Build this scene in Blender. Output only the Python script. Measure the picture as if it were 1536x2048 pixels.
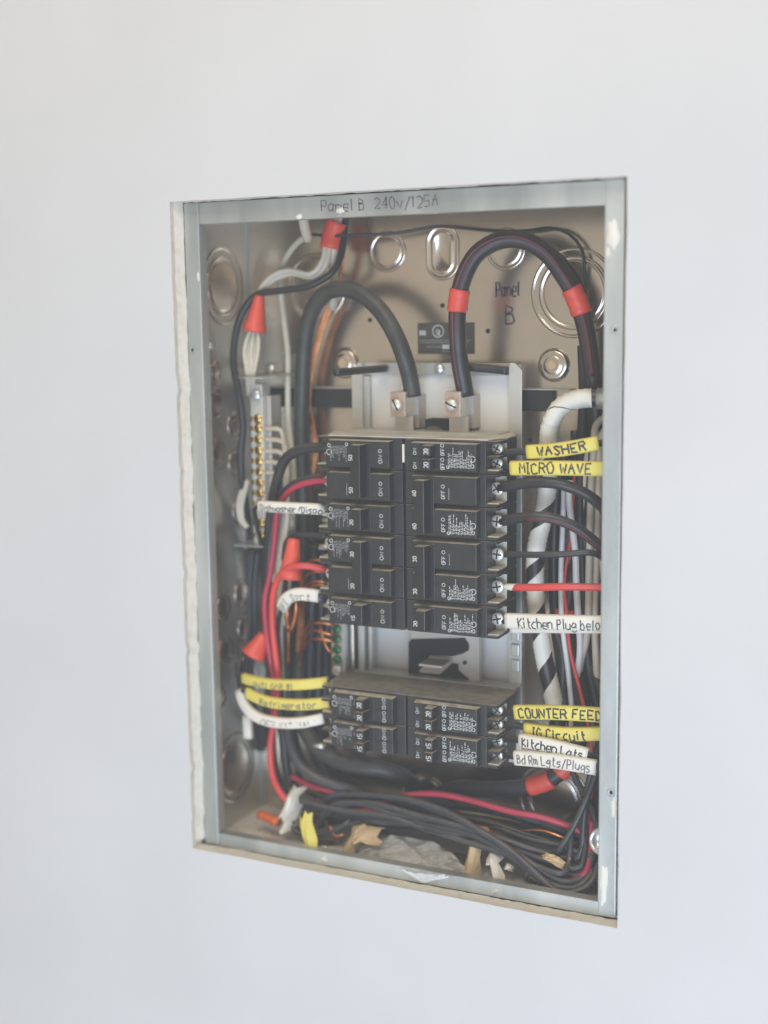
import bpy, bmesh, math, random
from mathutils import Vector, Matrix
from math import sin, cos, pi, radians

# ------------------------------------------------------------------ camera, world, light, exposure
sc = bpy.context.scene
col = sc.collection
for o in list(bpy.data.objects):
    bpy.data.objects.remove(o)
F = 2700.0                                  # focal length in photo pixels (1536 x 2048)
CAM = Vector((0.442362, -0.919065, 0.180176))
RX = Vector((0.901734, 0.432094, -0.013036))    # camera right
RY = Vector((0.051256, -0.136813, -0.98927))    # camera down
RZ = Vector((-0.429241, 0.891391, -0.145516))   # camera forward
cd = bpy.data.cameras.new('camera')
cam = bpy.data.objects.new('camera', cd)
col.objects.link(cam)
m = Matrix((RX, -RY, -RZ)).transposed().to_4x4()
m.translation = CAM
cam.matrix_world = m
cd.sensor_fit = 'VERTICAL'
cd.sensor_height = 36.0
cd.sensor_width = 27.0
cd.lens = F / 2048 * 36
cd.clip_start = 0.05
cd.clip_end = 60
cd.dof.use_dof = True
cd.dof.focus_distance = 1.035
cd.dof.aperture_fstop = 2.0
sc.camera = cam

w = bpy.data.worlds.new('World')
sc.world = w
w.use_nodes = True
w.node_tree.nodes['Background'].inputs[0].default_value = (0.80, 0.69, 0.54, 1)
w.node_tree.nodes['Background'].inputs[1].default_value = 0.64

def area(name, loc, target, size, power, colr):
    l = bpy.data.lights.new(name, 'AREA')
    l.shape = 'RECTANGLE'
    l.size, l.size_y = size
    l.energy = power
    l.color = colr
    o = bpy.data.objects.new(name, l)
    col.objects.link(o)
    o.location = loc
    o.rotation_euler = (Vector(target) - Vector(loc)).to_track_quat('-Z', 'Y').to_euler()
    return o
area('window_light', (0.75, -2.0, -0.80), (0.0, 0, -0.3), (1.6, 1.4), 45, (0.58, 0.74, 1.0))
area('ceiling_light', (0.35, -1.2, 1.50), (0.0, 0, -0.2), (1.0, 1.0), 16, (1.0, 0.90, 0.78))

sc.view_settings.view_transform = 'Standard'
sc.view_settings.look = 'None'
sc.view_settings.exposure = 0.31
sc.view_settings.gamma = 1.0
sc.view_settings.use_curve_mapping = False
sc.render.resolution_x = 768
sc.render.resolution_y = 1024

random.seed(7)
rnd = random.uniform

# ------------------------------------------------------------------ pixel -> place
def P(u, v, y):
    """point on the plane y = const seen at photo pixel (u, v)"""
    d = RX * ((u - 768) / F) + RY * ((v - 1024) / F) + RZ
    return CAM + d * ((y - CAM.y) / d.y)
def PX(u, v, x):
    d = RX * ((u - 768) / F) + RY * ((v - 1024) / F) + RZ
    return CAM + d * ((x - CAM.x) / d.x)
def PZ(u, v, z):
    d = RX * ((u - 768) / F) + RY * ((v - 1024) / F) + RZ
    return CAM + d * ((z - CAM.z) / d.z)

# ------------------------------------------------------------------ materials
def mat(name, c1, c2=None, rough=0.5, metal=0.0, scale=60.0, dust=0.0, dust_glint_c=(0.34, 0.31, 0.25), bump=0.0,
        bscale=300.0, stretch=(1, 1, 1), lo=0.35, hi=0.65, spec=0.5, rvar=0.0):
    mt = bpy.data.materials.new(name)
    mt.use_nodes = True
    nt = mt.node_tree
    N, L = nt.nodes, nt.links
    b = N['Principled BSDF']
    b.inputs['Roughness'].default_value = rough
    b.inputs['Metallic'].default_value = metal
    b.inputs['Specular IOR Level'].default_value = spec
    tc = N.new('ShaderNodeTexCoord')
    mp = N.new('ShaderNodeMapping')
    mp.inputs['Scale'].default_value = stretch
    L.new(tc.outputs['Object'], mp.inputs['Vector'])
    nz = N.new('ShaderNodeTexNoise')
    nz.inputs['Scale'].default_value = scale
    nz.inputs['Detail'].default_value = 5
    L.new(mp.outputs['Vector'], nz.inputs['Vector'])
    rp = N.new('ShaderNodeValToRGB')
    rp.color_ramp.elements[0].position = lo
    rp.color_ramp.elements[1].position = hi
    rp.color_ramp.elements[0].color = (*c1, 1)
    rp.color_ramp.elements[1].color = (*(c2 or c1), 1)
    L.new(nz.outputs['Fac'], rp.inputs['Fac'])
    out = rp.outputs['Color']
    if rvar:
        mr = N.new('ShaderNodeMapRange')
        mr.inputs['To Min'].default_value = rough - rvar
        mr.inputs['To Max'].default_value = rough + rvar
        L.new(nz.outputs['Fac'], mr.inputs['Value'])
        L.new(mr.outputs['Result'], b.inputs['Roughness'])
    if dust:                                   # settled dust on upward faces; on breakers it also paints edge highlights
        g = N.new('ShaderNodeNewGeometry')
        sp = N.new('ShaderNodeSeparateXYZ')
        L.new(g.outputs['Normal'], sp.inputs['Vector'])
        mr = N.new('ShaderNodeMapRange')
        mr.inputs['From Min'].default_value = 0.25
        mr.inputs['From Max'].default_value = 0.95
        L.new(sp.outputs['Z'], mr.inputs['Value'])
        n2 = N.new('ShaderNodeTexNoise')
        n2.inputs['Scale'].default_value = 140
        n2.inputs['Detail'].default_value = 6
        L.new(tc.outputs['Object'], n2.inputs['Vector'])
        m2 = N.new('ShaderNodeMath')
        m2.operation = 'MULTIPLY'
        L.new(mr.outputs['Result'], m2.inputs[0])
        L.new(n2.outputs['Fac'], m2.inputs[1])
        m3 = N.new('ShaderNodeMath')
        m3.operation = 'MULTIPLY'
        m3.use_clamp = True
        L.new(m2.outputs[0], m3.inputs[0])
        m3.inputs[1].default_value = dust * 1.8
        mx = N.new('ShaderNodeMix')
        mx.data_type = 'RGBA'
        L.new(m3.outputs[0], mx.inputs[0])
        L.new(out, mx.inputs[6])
        mx.inputs[7].default_value = (*dust_glint_c, 1)
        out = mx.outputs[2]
    L.new(out, b.inputs['Base Color'])
    if bump:
        nb = N.new('ShaderNodeTexNoise')
        nb.inputs['Scale'].default_value = bscale
        nb.inputs['Detail'].default_value = 4
        L.new(tc.outputs['Object'], nb.inputs['Vector'])
        bn = N.new('ShaderNodeBump')
        bn.inputs['Strength'].default_value = bump
        bn.inputs['Distance'].default_value = 0.001
        L.new(nb.outputs['Fac'], bn.inputs['Height'])
        L.new(bn.outputs['Normal'], b.inputs['Normal'])
    return mt

M = dict(
    wall=mat('wall_paint', (.60, .60, .59), (.63, .63, .62), rough=.75, scale=6, bump=.12, bscale=420, spec=.25),
    gypsum=mat('gypsum_edge', (.72, .69, .61), (.62, .56, .46), rough=.95, scale=160, bump=.5, bscale=420, lo=.45, hi=.8),
    cavity=mat('cavity_wood', (.10, .075, .05), (.07, .05, .035), rough=.9, scale=20, stretch=(1, 1, .1)),
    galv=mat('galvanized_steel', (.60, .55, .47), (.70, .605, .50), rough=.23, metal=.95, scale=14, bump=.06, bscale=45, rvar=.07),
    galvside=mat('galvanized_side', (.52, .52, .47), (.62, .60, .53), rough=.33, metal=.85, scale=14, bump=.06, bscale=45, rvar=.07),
    rail=mat('rail_steel', (.37, .395, .375), (.57, .59, .55), rough=.42, metal=.5, scale=26, bump=.15, bscale=160, stretch=(1, 1, .22), rvar=.1),
    floor=mat('dusty_steel', (.74, .71, .62), (.86, .83, .74), rough=.7, metal=.1, scale=50, bump=.5, bscale=500),
    pan=mat('pan_steel', (.52, .52, .47), (.62, .61, .56), rough=.42, metal=.55, scale=30, dust=.3, bump=.08),
    bakelite=mat('black_plastic', (.020, .020, .019), (.030, .029, .026), rough=.42, scale=90, dust_glint_c=(.50, .46, .37), dust=.8, bump=.08, bscale=700),
    bakeface=mat('black_plastic_face', (.021, .022, .022), (.029, .030, .029), rough=.36, scale=110, dust_glint_c=(.60, .55, .45), dust=1.0, bump=.04, bscale=900),  # dust tone lightened so it also paints the bright top-edge highlights
    dustlid=mat('dusty_black_plastic', (.10, .095, .08), (.16, .15, .125), rough=.85, scale=70, dust=.5, bump=.3, bscale=900),
    toggle=mat('toggle_black', (.016, .016, .017), (.02, .02, .02), rough=.3, scale=80, dust_glint_c=(.60, .56, .46), dust=.9),  # pale dust here doubles as painted glints on the toggle edges
    blackpvc=mat('black_insulation', (.018, .019, .021), (.028, .028, .028), rough=.38, scale=60, dust=.22, bump=.05, bscale=250),
    feeder=mat('faded_black_jacket', (.030, .033, .028), (.050, .052, .044), rough=.45, scale=50, dust=.35, bump=.08, bscale=200),
    greypvc=mat('dusty_black_insulation', (.035, .037, .040), (.055, .055, .055), rough=.4, scale=60, dust=.25),
    blackstrip=mat('black_bar_paint', (.02, .02, .022), (.03, .03, .03), rough=.45, scale=40, dust=.6),
    red=mat('red_insulation', (.70, .065, .055), (.62, .055, .05), rough=.38, scale=50, dust=.12),
    pink=mat('magenta_red_insulation', (.50, .035, .075), (.42, .03, .06), rough=.38, scale=50, dust=.12),
    darkred=mat('red_stripe_ink', (.12, .016, .018), (.07, .012, .013), rough=.45, scale=50),
    tape=mat('red_tape', (.74, .085, .055), (.64, .07, .05), rough=.42, scale=70, bump=.25, bscale=160),
    nut=mat('red_wire_nut', (.78, .10, .06), (.70, .085, .055), rough=.4, scale=40),
    white=mat('offwhite_insulation', (.62, .57, .46), (.54, .49, .38), rough=.45, scale=40, dust=.2),
    coolwhite=mat('white_insulation', (.72, .73, .72), (.64, .65, .64), rough=.42, scale=40),
    whitetape=mat('white_tape', (.80, .78, .70), (.72, .69, .60), rough=.5, scale=40, bump=.2, bscale=120),
    insul=mat('white_insulator', (.80, .79, .74), (.75, .74, .69), rough=.5, scale=20),
    copper=mat('bare_copper', (.78, .33, .14), (.55, .20, .08), rough=.32, metal=.95, scale=120),
    brass=mat('brass', (.80, .58, .20), (.65, .44, .14), rough=.26, metal=1, scale=120),
    tin=mat('tinned_metal', (.78, .76, .68), (.66, .64, .57), rough=.42, metal=.55, scale=140, dust=.25),
    zinc=mat('zinc_screw', (.74, .76, .74), (.58, .60, .58), rough=.34, metal=.75, scale=120),
    lugface=mat('lug_face', (.62, .50, .40), (.52, .40, .31), rough=.42, metal=.75, scale=160, bump=.15, bscale=600),
    lug=mat('lug_aluminium', (.70, .68, .60), (.62, .60, .52), rough=.38, metal=.7, scale=100, stretch=(1, 1, .2)),
    bus=mat('bus_metal', (.58, .555, .50), (.52, .49, .44), rough=.42, metal=.5, scale=40),
    green=mat('green_screw', (.015, .22, .10), (.01, .15, .07), rough=.3, metal=.4, scale=80),
    yellow=mat('yellow_tag', (.76, .65, .13), (.70, .59, .11), rough=.45, scale=40, dust=.08),
    tagwhite=mat('white_tag', (.80, .77, .67), (.74, .70, .60), rough=.5, scale=40),
    ink=mat('marker_ink', (.03, .026, .035), (.05, .045, .055), rough=.6, scale=500),
    fadedink=mat('faded_marker_ink', (.13, .11, .13), (.20, .17, .17), rough=.6, scale=500),
    print=mat('white_print', (.62, .64, .61), (.45, .47, .45), rough=.6, scale=700),
    dimprint=mat('grey_print', (.33, .345, .33), (.24, .25, .24), rough=.6, scale=700),
    plate=mat('nameplate', (.075, .066, .05), (.095, .083, .062), rough=.5, scale=60),
    hole=mat('dark_opening', (.012, .012, .012), None, rough=.8),
    card=mat('cardboard_scrap', (.62, .46, .26), (.50, .36, .19), rough=.9, scale=90, bump=.4),
    paper=mat('white_paper_scrap', (.78, .74, .66), (.68, .62, .52), rough=.85, scale=70, bump=.3),
    orange=mat('orange_plastic', (.80, .17, .04), (.7, .13, .03), rough=.4, scale=40),
    paint=mat('dried_paint', (.80, .78, .70), (.74, .70, .60), rough=.6, scale=60),
    dustpale=mat('pale_dusty_steel', (.46, .44, .37), (.64, .61, .53), rough=.8, scale=45, bump=.2, bscale=600),
    crumb=mat('debris_crumb', (.40, .34, .26), (.62, .57, .48), rough=.95, scale=200),
)
pl = bpy.data.materials.new('clear_plastic')   # thin film: partly see-through, partly glossy
pl.use_nodes = True
nt = pl.node_tree
b = nt.nodes['Principled BSDF']
b.inputs['Base Color'].default_value = (.88, .88, .86, 1)
b.inputs['Roughness'].default_value = .22
tr = nt.nodes.new('ShaderNodeBsdfTransparent')
lw = nt.nodes.new('ShaderNodeTexNoise')
lw.inputs['Scale'].default_value = 60
mrn = nt.nodes.new('ShaderNodeMapRange')
mrn.inputs['To Min'].default_value = .10
mrn.inputs['To Max'].default_value = .95
nt.links.new(lw.outputs['Fac'], mrn.inputs['Value'])
mxs = nt.nodes.new('ShaderNodeMixShader')
nt.links.new(mrn.outputs['Result'], mxs.inputs[0])
nt.links.new(tr.outputs[0], mxs.inputs[1])
nt.links.new(b.outputs[0], mxs.inputs[2])
nt.links.new(mxs.outputs[0], nt.nodes['Material Output'].inputs[0])
M['clear'] = pl

# ------------------------------------------------------------------ object helpers
def props(o, label=None, cat=None, group=None, kind=None):
    if label: o['label'] = label
    if cat: o['category'] = cat
    if group: o['group'] = group
    if kind: o['kind'] = kind
    return o
def empty(name, loc, label, cat, group=None):
    o = bpy.data.objects.new(name, None)
    col.objects.link(o)
    o.location = loc
    o.empty_display_size = .01
    return props(o, label, cat, group)
def attach(o, parent):
    if parent is not None:
        o.parent = parent
        if parent.type == 'EMPTY':
            o.matrix_parent_inverse = Matrix.Translation(-Vector(parent.location))
def link(name, me, parent=None, loc=None, rot=None):
    o = bpy.data.objects.new(name, me)
    col.objects.link(o)
    attach(o, parent)
    if loc is not None: o.location = loc
    if rot is not None: o.rotation_euler = rot
    return o
def mk(name, vf, m_, parent=None, smooth=False, bevel=0, seg=2):
    vs, fs = vf
    me = bpy.data.meshes.new(name)
    me.from_pydata([tuple(v) for v in vs], [], fs)
    bm = bmesh.new()
    bm.from_mesh(me)
    bmesh.ops.recalc_face_normals(bm, faces=bm.faces)
    if bevel:
        es = [e for e in bm.edges if len(e.link_faces) == 2 and e.calc_face_angle(0) > .4]
        bmesh.ops.bevel(bm, geom=es, offset=bevel, segments=seg, profile=.6, affect='EDGES', clamp_overlap=True)
    bm.to_mesh(me)
    bm.free()
    me.materials.append(M[m_])
    if smooth:
        me.polygons.foreach_set('use_smooth', [True] * len(me.polygons))
    return link(name, me, parent)
def cat_(*parts):
    V, Fc = [], []
    for vs, fs in parts:
        n = len(V)
        V += list(vs)
        Fc += [[i + n for i in f] for f in fs]
    return V, Fc
def bx(x0, x1, y0, y1, z0, z1):
    v = [Vector((x, y, z)) for x in (x0, x1) for y in (y0, y1) for z in (z0, z1)]
    return v, [[0, 1, 3, 2], [4, 6, 7, 5], [0, 4, 5, 1], [2, 3, 7, 6], [0, 2, 6, 4], [1, 5, 7, 3]]
def prism(poly, fn0, fn1):
    """poly of 2-d points, fn0/fn1 map them to the two end caps"""
    n = len(poly)
    v = [fn0(p) for p in poly] + [fn1(p) for p in poly]
    f = [list(range(n))[::-1], list(range(n, 2 * n))]
    f += [[i, (i + 1) % n, n + (i + 1) % n, n + i] for i in range(n)]
    return v, f
def catmull(pts, step=.004):
    p = [Vector(q) for q in pts]
    if len(p) == 2:
        p = [p[0], (p[0] + p[1]) / 2, p[1]]
    q = [p[0] * 2 - p[1]] + p + [p[-1] * 2 - p[-2]]
    out = []
    for i in range(1, len(q) - 2):
        a, b_, c, d = q[i - 1:i + 3]
        n = max(2, int((c - b_).length / step))
        for k in range(n):
            t = k / n
            out.append(.5 * ((2 * b_) + (c - a) * t + (2 * a - 5 * b_ + 4 * c - d) * t * t + (3 * b_ - a - 3 * c + d) * t ** 3))
    out.append(p[-1])
    return out
def frames(c):
    T = []
    for i in range(len(c)):
        t = c[min(i + 1, len(c) - 1)] - c[max(i - 1, 0)]
        T.append(t.normalized() if t.length > 1e-9 else Vector((0, 0, 1)))
    n = Vector((0, -1, 0)) - T[0] * (-T[0].y)
    if n.length < .1:
        n = Vector((1, 0, 0)) - T[0] * T[0].x
    n.normalize()
    res = []
    for t in T:
        n = (n - t * n.dot(t)).normalized()
        res.append((t, n, t.cross(n)))
    return res
def tube(c, r, seg=12):
    fr = frames(c)
    V, Fc = [], []
    rr = r if callable(r) else (lambda t: r)
    n = len(c)
    for i, p in enumerate(c):
        t, a, b_ = fr[i]
        q = rr(i / (n - 1))
        for k in range(seg):
            an = 2 * pi * k / seg
            V.append(p + a * (cos(an) * q) + b_ * (sin(an) * q))
    for i in range(n - 1):
        for k in range(seg):
            Fc.append([i * seg + k, i * seg + (k + 1) % seg, (i + 1) * seg + (k + 1) % seg, (i + 1) * seg + k])
    Fc.append(list(range(seg))[::-1])
    Fc.append(list(range((n - 1) * seg, n * seg)))
    return V, Fc
def lathe(prof, seg, base, axis):
    """prof: (radius, height) pairs along axis from base"""
    ax = Vector(axis).normalized()
    a = ax.orthogonal().normalized()
    b_ = ax.cross(a)
    V, Fc = [], []
    for r, h in prof:
        for k in range(seg):
            an = 2 * pi * k / seg
            V.append(Vector(base) + ax * h + a * (r * cos(an)) + b_ * (r * sin(an)))
    n = len(prof)
    for i in range(n - 1):
        for k in range(seg):
            Fc.append([i * seg + k, i * seg + (k + 1) % seg, (i + 1) * seg + (k + 1) % seg, (i + 1) * seg + k])
    if prof[0][0] > 1e-6: Fc.append(list(range(seg))[::-1])
    if prof[-1][0] > 1e-6: Fc.append(list(range((n - 1) * seg, n * seg)))
    return V, Fc
def path(pts):
    """(u, v, y) pixel-and-depth points; y may be left out to keep the last"""
    y = None
    out = []
    for p in pts:
        if len(p) == 3: y = p[2]
        out.append(P(p[0], p[1], y))
    return out
def wire(name, pts, r, m_, label, group=None, cat='wire', parent=None, seg=10, step=.004):
    c = catmull(path(pts), step)
    c = [p + Vector((0, sin(i * .21 + len(pts)) * r * .08, cos(i * .17 + r * 900) * r * .10)) for i, p in enumerate(c)]
    o = mk(name, tube(c, r, seg), m_, parent, smooth=True)
    if parent is None: props(o, label, cat, group)
    return o, c
def near(c, u, v):
    """index of the centre-line point that shows at pixel (u, v)"""
    best, bi = 1e9, 0
    for i, p in enumerate(c):
        q = p - CAM
        z = q.dot(RZ)
        d = (768 + F * q.dot(RX) / z - u) ** 2 + (1024 + F * q.dot(RY) / z - v) ** 2
        if d < best: best, bi = d, i
    return bi
def band(c, a, b_, r, m_, parent, name='tape_band'):
    i, j = sorted((near(c, *a), near(c, *b_)))
    seg = catmull(c[i:j + 1:max(1, (j - i) // 5)], .002)
    return mk(name, tube(seg, lambda t: r * (1 + .02 * sin(t * 17)), 20), m_, parent, smooth=True)

# ------------------------------------------------------------------ hand lettering (strokes on a 4 x 8 grid, baseline 2)
GL = {'A': "02 28 42|15 35", 'B': "02 08 37 36 05|05 35 43 32 02", 'C': "47 28 07 03 12 32 43", 'D': "02 08 28 46 44 22 02",
      'E': "48 08 02 42|05 35", 'F': "48 08 02|05 35", 'G': "47 28 06 04 22 42 45 25", 'H': "02 08|42 48|05 45", 'I': "12 32|22 28|18 38",
      'K': "02 08|48 05 42", 'L': "08 02 42", 'M': "02 08 25 48 42", 'N': "02 08 42 48", 'O': "18 06 04 12 32 44 46 38 18",
      'P': "02 08 38 46 35 05", 'R': "02 08 38 46 35 05|25 42", 'S': "47 28 07 16 34 43 22 03", 'T': "08 48|28 22", 'U': "08 03 22 43 48",
      'V': "08 22 48", 'W': "08 12 26 32 48", 'a': "45 26 05 03 12 33|46 33 42", 'b': "08 02|05 26 44 32 12 03", 'c': "46 26 04 12 42",
      'd': "48 42|45 26 04 12 32 44", 'e': "04 44 46 16 04 12 42", 'f': "47 38 27 22|15 35", 'g': "45 26 04 13 44|46 41 20 01",
      'h': "08 02|05 26 45 42", 'i': "26 22|28 27", 'k': "08 02|46 04 42", 'l': "28 22", 'm': "06 02|05 16 25 22|25 36 45 42",
      'n': "06 02|05 26 45 42", 'o': "16 04 12 32 44 36 16", 'p': "06 00|06 36 44 33 03", 'r': "06 02|05 26 46", 's': "46 16 05 34 43 22 02",
      't': "28 23 32 42|16 46", 'u': "06 03 22 43|46 42", 'v': "06 22 46", 'w': "06 12 25 32 46", '0': "18 06 04 12 32 44 46 38 18",
      '1': "17 28 22", '2': "07 28 47 45 02 42", '3': "07 28 47 25 44 32 02", '4': "38 04 44|38 32", '5': "48 08 05 35 43 22 02",
      '6': "38 05 03 22 43 45 05", '/': "01 48", '#': "12 18|32 38|04 44|06 46", '.': "22 23"}
def strokes(s, h, jit=.25, wide=1.0, slant=0.0):
    out, x = [], 0.0
    k = h / 6
    for ch in s:
        if ch == ' ':
            x += 3.2 * k * wide
            continue
        g = GL.get(ch)
        if not g: continue
        adv = 3.4 if ch in 'il1I' else 5.6
        off = -1.2 if ch in 'il1I' else 0
        dy = rnd(-jit, jit) * .9
        for st in g.split('|'):
            pl_ = []
            for q in st.split():
                a, b_ = float(q[0]) + off + rnd(-jit, jit), float(q[1]) - 2 + rnd(-jit, jit) + dy
                pl_.append(((x + (a + slant * b_) * k * wide), b_ * k))
            out.append(pl_)
        x += adv * k * wide
    return out, x
def ribbon(sts, mp, wd):
    V, Fc = [], []
    for st in sts:
        if len(st) < 2: continue
        pts = []
        for i in range(len(st) - 1):               # subdivide so that strokes follow curved tags
            (a, b_), (c, d) = st[i], st[i + 1]
            L = math.hypot(c - a, d - b_)
            n = max(1, int(L / .003))
            pts += [(a + (c - a) * t / n, b_ + (d - b_) * t / n) for t in range(n)]
        pts.append(st[-1])
        n0 = len(V)
        for i, (x, y) in enumerate(pts):
            ax, ay = pts[max(i - 1, 0)]
            bx_, by = pts[min(i + 1, len(pts) - 1)]
            dx, dy = bx_ - ax, by - ay
            L = math.hypot(dx, dy) or 1e-6
            px, py = -dy / L * wd / 2, dx / L * wd / 2
            V += [mp(x + px, y + py), mp(x - px, y - py)]
        Fc += [[n0 + 2 * i, n0 + 2 * i + 1, n0 + 2 * i + 3, n0 + 2 * i + 2] for i in range(len(pts) - 1)]
    return V, Fc
def flat(o, ex, ey):
    o, ex, ey = Vector(o), Vector(ex), Vector(ey)
    return lambda s, h: o + ex * s + ey * h
def letters(name, text, mp, h, wd, m_, parent, jit=.25, wide=1.0, width=None):
    st, W = strokes(text, h, jit, wide)
    if width: st = [[(x * width / W, y) for x, y in q] for q in st]
    return mk(name, ribbon(st, mp, wd), m_, parent)

# ------------------------------------------------------------------ the wall with its ragged opening
def ringpts(hx, hz, n, ox=0, oz=0):
    out = []
    cs = [(-hx, -hz), (hx, -hz), (hx, hz), (-hx, hz)]
    for i in range(4):
        a, b_ = cs[i], cs[(i + 1) % 4]
        for k in range(n):
            t = k / n
            out.append((a[0] + (b_[0] - a[0]) * t + ox, a[1] + (b_[1] - a[1]) * t + oz))
    return out
NN = 90
HX, HZ = .1862, .2704
r_front = ringpts(HX, HZ, NN)
fr_j, s1 = [], 0
for i, (x, z) in enumerate(r_front):
    s1 = s1 * .85 + rnd(-.00025, .00025)
    side = i // NN
    amp = .8 if side == 3 else (.4 if side == 2 else .6)
    e = s1 * amp + (rnd(-.0020, -.0006) if side == 3 and random.random() < .07 else 0)
    nx, nz = [(0, -1), (1, 0), (0, 1), (-1, 0)][side]
    fr_j.append((x + nx * e, z + nz * e))
def ring3(pts, y): return [Vector((x, y, z)) for x, z in pts]
R0 = ring3(fr_j, 0)
R1 = ring3([(x * 1.012, z * 1.008) for x, z in r_front], 0)
R2 = ring3(ringpts(1.9, 1.9, NN), 0)
def bridge(rings):
    V = sum(rings, [])
    n = len(rings[0])
    return V, [[j * n + i, j * n + (i + 1) % n, (j + 1) * n + (i + 1) % n, (j + 1) * n + i] for j in range(len(rings) - 1) for i in range(n)]
wall = props(mk('wall', bridge([R0, R1, R2]), 'wall'), kind='structure')
E1 = [Vector((x + rnd(-.0002, .0002), .005 + rnd(-.0006, .0006), z + rnd(-.0002, .0002))) for x, z in fr_j]
E2 = []
for i, (x, z) in enumerate(fr_j):
    side = i // NN
    nx, nz = [(0, -1), (1, 0), (0, 1), (-1, 0)][side]
    e = rnd(-.0004, .0002) - (.0042 if side == 3 else 0)
    E2.append(Vector((x + nx * e, .0127, z + nz * e)))
E3 = ring3([(x * 1.15, z * 1.1) for x, z in r_front], .0128)
mk('drywall_cut_edge', bridge([R0, E1, E2, E3]), 'gypsum', wall)
props(mk('wall_cavity', bx(-.45, .45, .125, .14, -.6, .6), 'cavity'), kind='structure')

# ------------------------------------------------------------------ the enclosure
BX0, BX1, BZ0, BZ1, FY, BY = -.1808, .1808, -.2685, .2685, .012, .108
box = empty('panel_enclosure', (0, BY, BZ0), 'open galvanized steel electrical panel enclosure set into the white wall', 'electrical panel')
T = .0012
mk('back_panel', bx(BX0, BX1, BY, BY + T, BZ0, BZ1), 'galv', box)
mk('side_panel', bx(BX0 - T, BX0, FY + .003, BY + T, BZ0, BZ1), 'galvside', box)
mk('side_panel', bx(BX1, BX1 + T, FY + .003, BY + T, BZ0, BZ1), 'galv', box)
mk('top_panel', bx(BX0 - T, BX1 + T, FY + .003, BY + T, BZ1, BZ1 + T), 'galv', box)
floor_ = mk('bottom_panel', bx(BX0 - T, BX1 + T, FY + .003, BY + T, BZ0 - T, BZ0), 'floor', box)
rail_t = mk('front_rail', bx(-.1675, .1675, FY + .0012, FY + .0028, .2528, .2697), 'rail', box, bevel=.0006)
rail_l = mk('front_rail', bx(BX0 - .0005, -.1672, FY, FY + .003, -.2690, .2700), 'rail', box, bevel=.0012)
rail_r = mk('front_rail', bx(.1672, BX1 + .0005, FY, FY + .003, -.2690, .2700), 'rail', box, bevel=.0012)
rail_b = mk('front_rail', bx(-.1675, .1675, FY + .0012, FY + .0028, -.2700, -.2585), 'rail', box, bevel=.0006)
mk('rail_lip', bx(-.1675, .1675, FY + .0028, FY + .010, .2528, .2540), 'rail', box)
mk('rail_lip', bx(.1672, .1684, FY + .003, FY + .010, -.2580, .2520), 'rail', box)
mk('rail_lip', bx(-.1684, -.1672, FY + .003, FY + .010, -.2580, .2520), 'rail', box)
mk('rail_lip', bx(-.1675, .1675, FY + .0028, FY + .010, -.2597, -.2585), 'rail', box)
# rail screw dimples
for u, v in ((1230, 660), (1222, 1585), (385, 700), (398, 1468)):
    p = P(u, v, FY)
    mk('rail_dimple', lathe([(.0032, 0), (.0030, .0006), (.0018, .0002), (.0014, -.0001)], 16, p, (0, -1, 0)), 'rail', box, smooth=True)
    mk('rail_hole', lathe([(.0012, .0001), (.0012, .0005)], 12, p, (0, -1, 0)), 'hole', box)
# knockouts: a stamped ring and a slightly raised disc
def ko_prof(r):
    return [(r + .0022, -.0002), (r + .0012, .0008), (r, .0010), (r - .0010, .0002), (r - .0018, .0001), (r - .0028, .0009), (r - .0036, .0010), (.0001, .0010)]
def ring_prof(r, h=.0010, wd=.0016):
    return [(r + wd, -.0002), (r + wd * .45, h * .8), (r, h), (r - wd * .45, h * .8), (r - wd, -.0002)]
def knock(c, ax, rs, parent=box, sx=1):
    o = mk('knockout', lathe(ko_prof(rs[0]), 40, c, ax), 'galv', parent, smooth=True)
    for r in rs[1:]:
        mk('knockout_ring', lathe(ring_prof(r), 40, c, ax), 'galv', o, smooth=True)
    return o
back = (0, -1, 0)
knock(P(775, 503, BY), back, [.0150, .0095])
knock(P(1012, 498, BY), back, [.0150, .0095])
knock(P(1148, 585, BY), back, [.0270, .0185, .0340])
knock(P(632, 575, BY), back, [.0270, .0185])
knock(P(1108, 1598, BY), back, [.0220, .0300])
knock(P(850, 1600, BY), back, [.0220])
# stadium shaped knockout
c0 = P(885, 505, BY)
def stadium(r, hh, y):
    out = []
    for k in range(40):
        an = 2 * pi * k / 40
        out.append(Vector((c0.x + r * cos(an), y, c0.z + r * sin(an) + (hh if sin(an) >= 0 else -hh))))
    return out
V, Fc = bridge([stadium(.0150, .0075, BY), stadium(.0143, .0075, BY - .0010), stadium(.0130, .0075, BY - .0010), stadium(.0120, .0075, BY - .0001),
                stadium(.0098, .0075, BY - .0001), stadium(.0088, .0075, BY - .0010), stadium(.0076, .0075, BY - .0010), stadium(.0066, .0075, BY - .0002)])
Fc.append(list(range(280, 320)))
mk('knockout', (V, Fc), 'galv', box, smooth=True)
# embossed mounting dimples with a hole
for u, v in ((690, 726), (1108, 730)):
    c = P(u, v, BY)
    o = mk('mounting_dimple', lathe([(.0135, -.0002), (.0122, .0022), (.0105, .0036), (.0085, .0030), (.0070, .0036), (.0055, .0042), (.0040, .0040)], 36, c, back), 'galv', box, smooth=True)
    mk('mounting_hole', lathe([(.0036, .0041), (.0036, .0044)], 20, c, back), 'card', o)
for u, v in ((885, 611), (976, 662), (740, 640), (1060, 880)):
    mk('small_hole', lathe([(.0019, .0001), (.0019, .0004)], 14, P(u, v, BY), back), 'hole', box)
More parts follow.
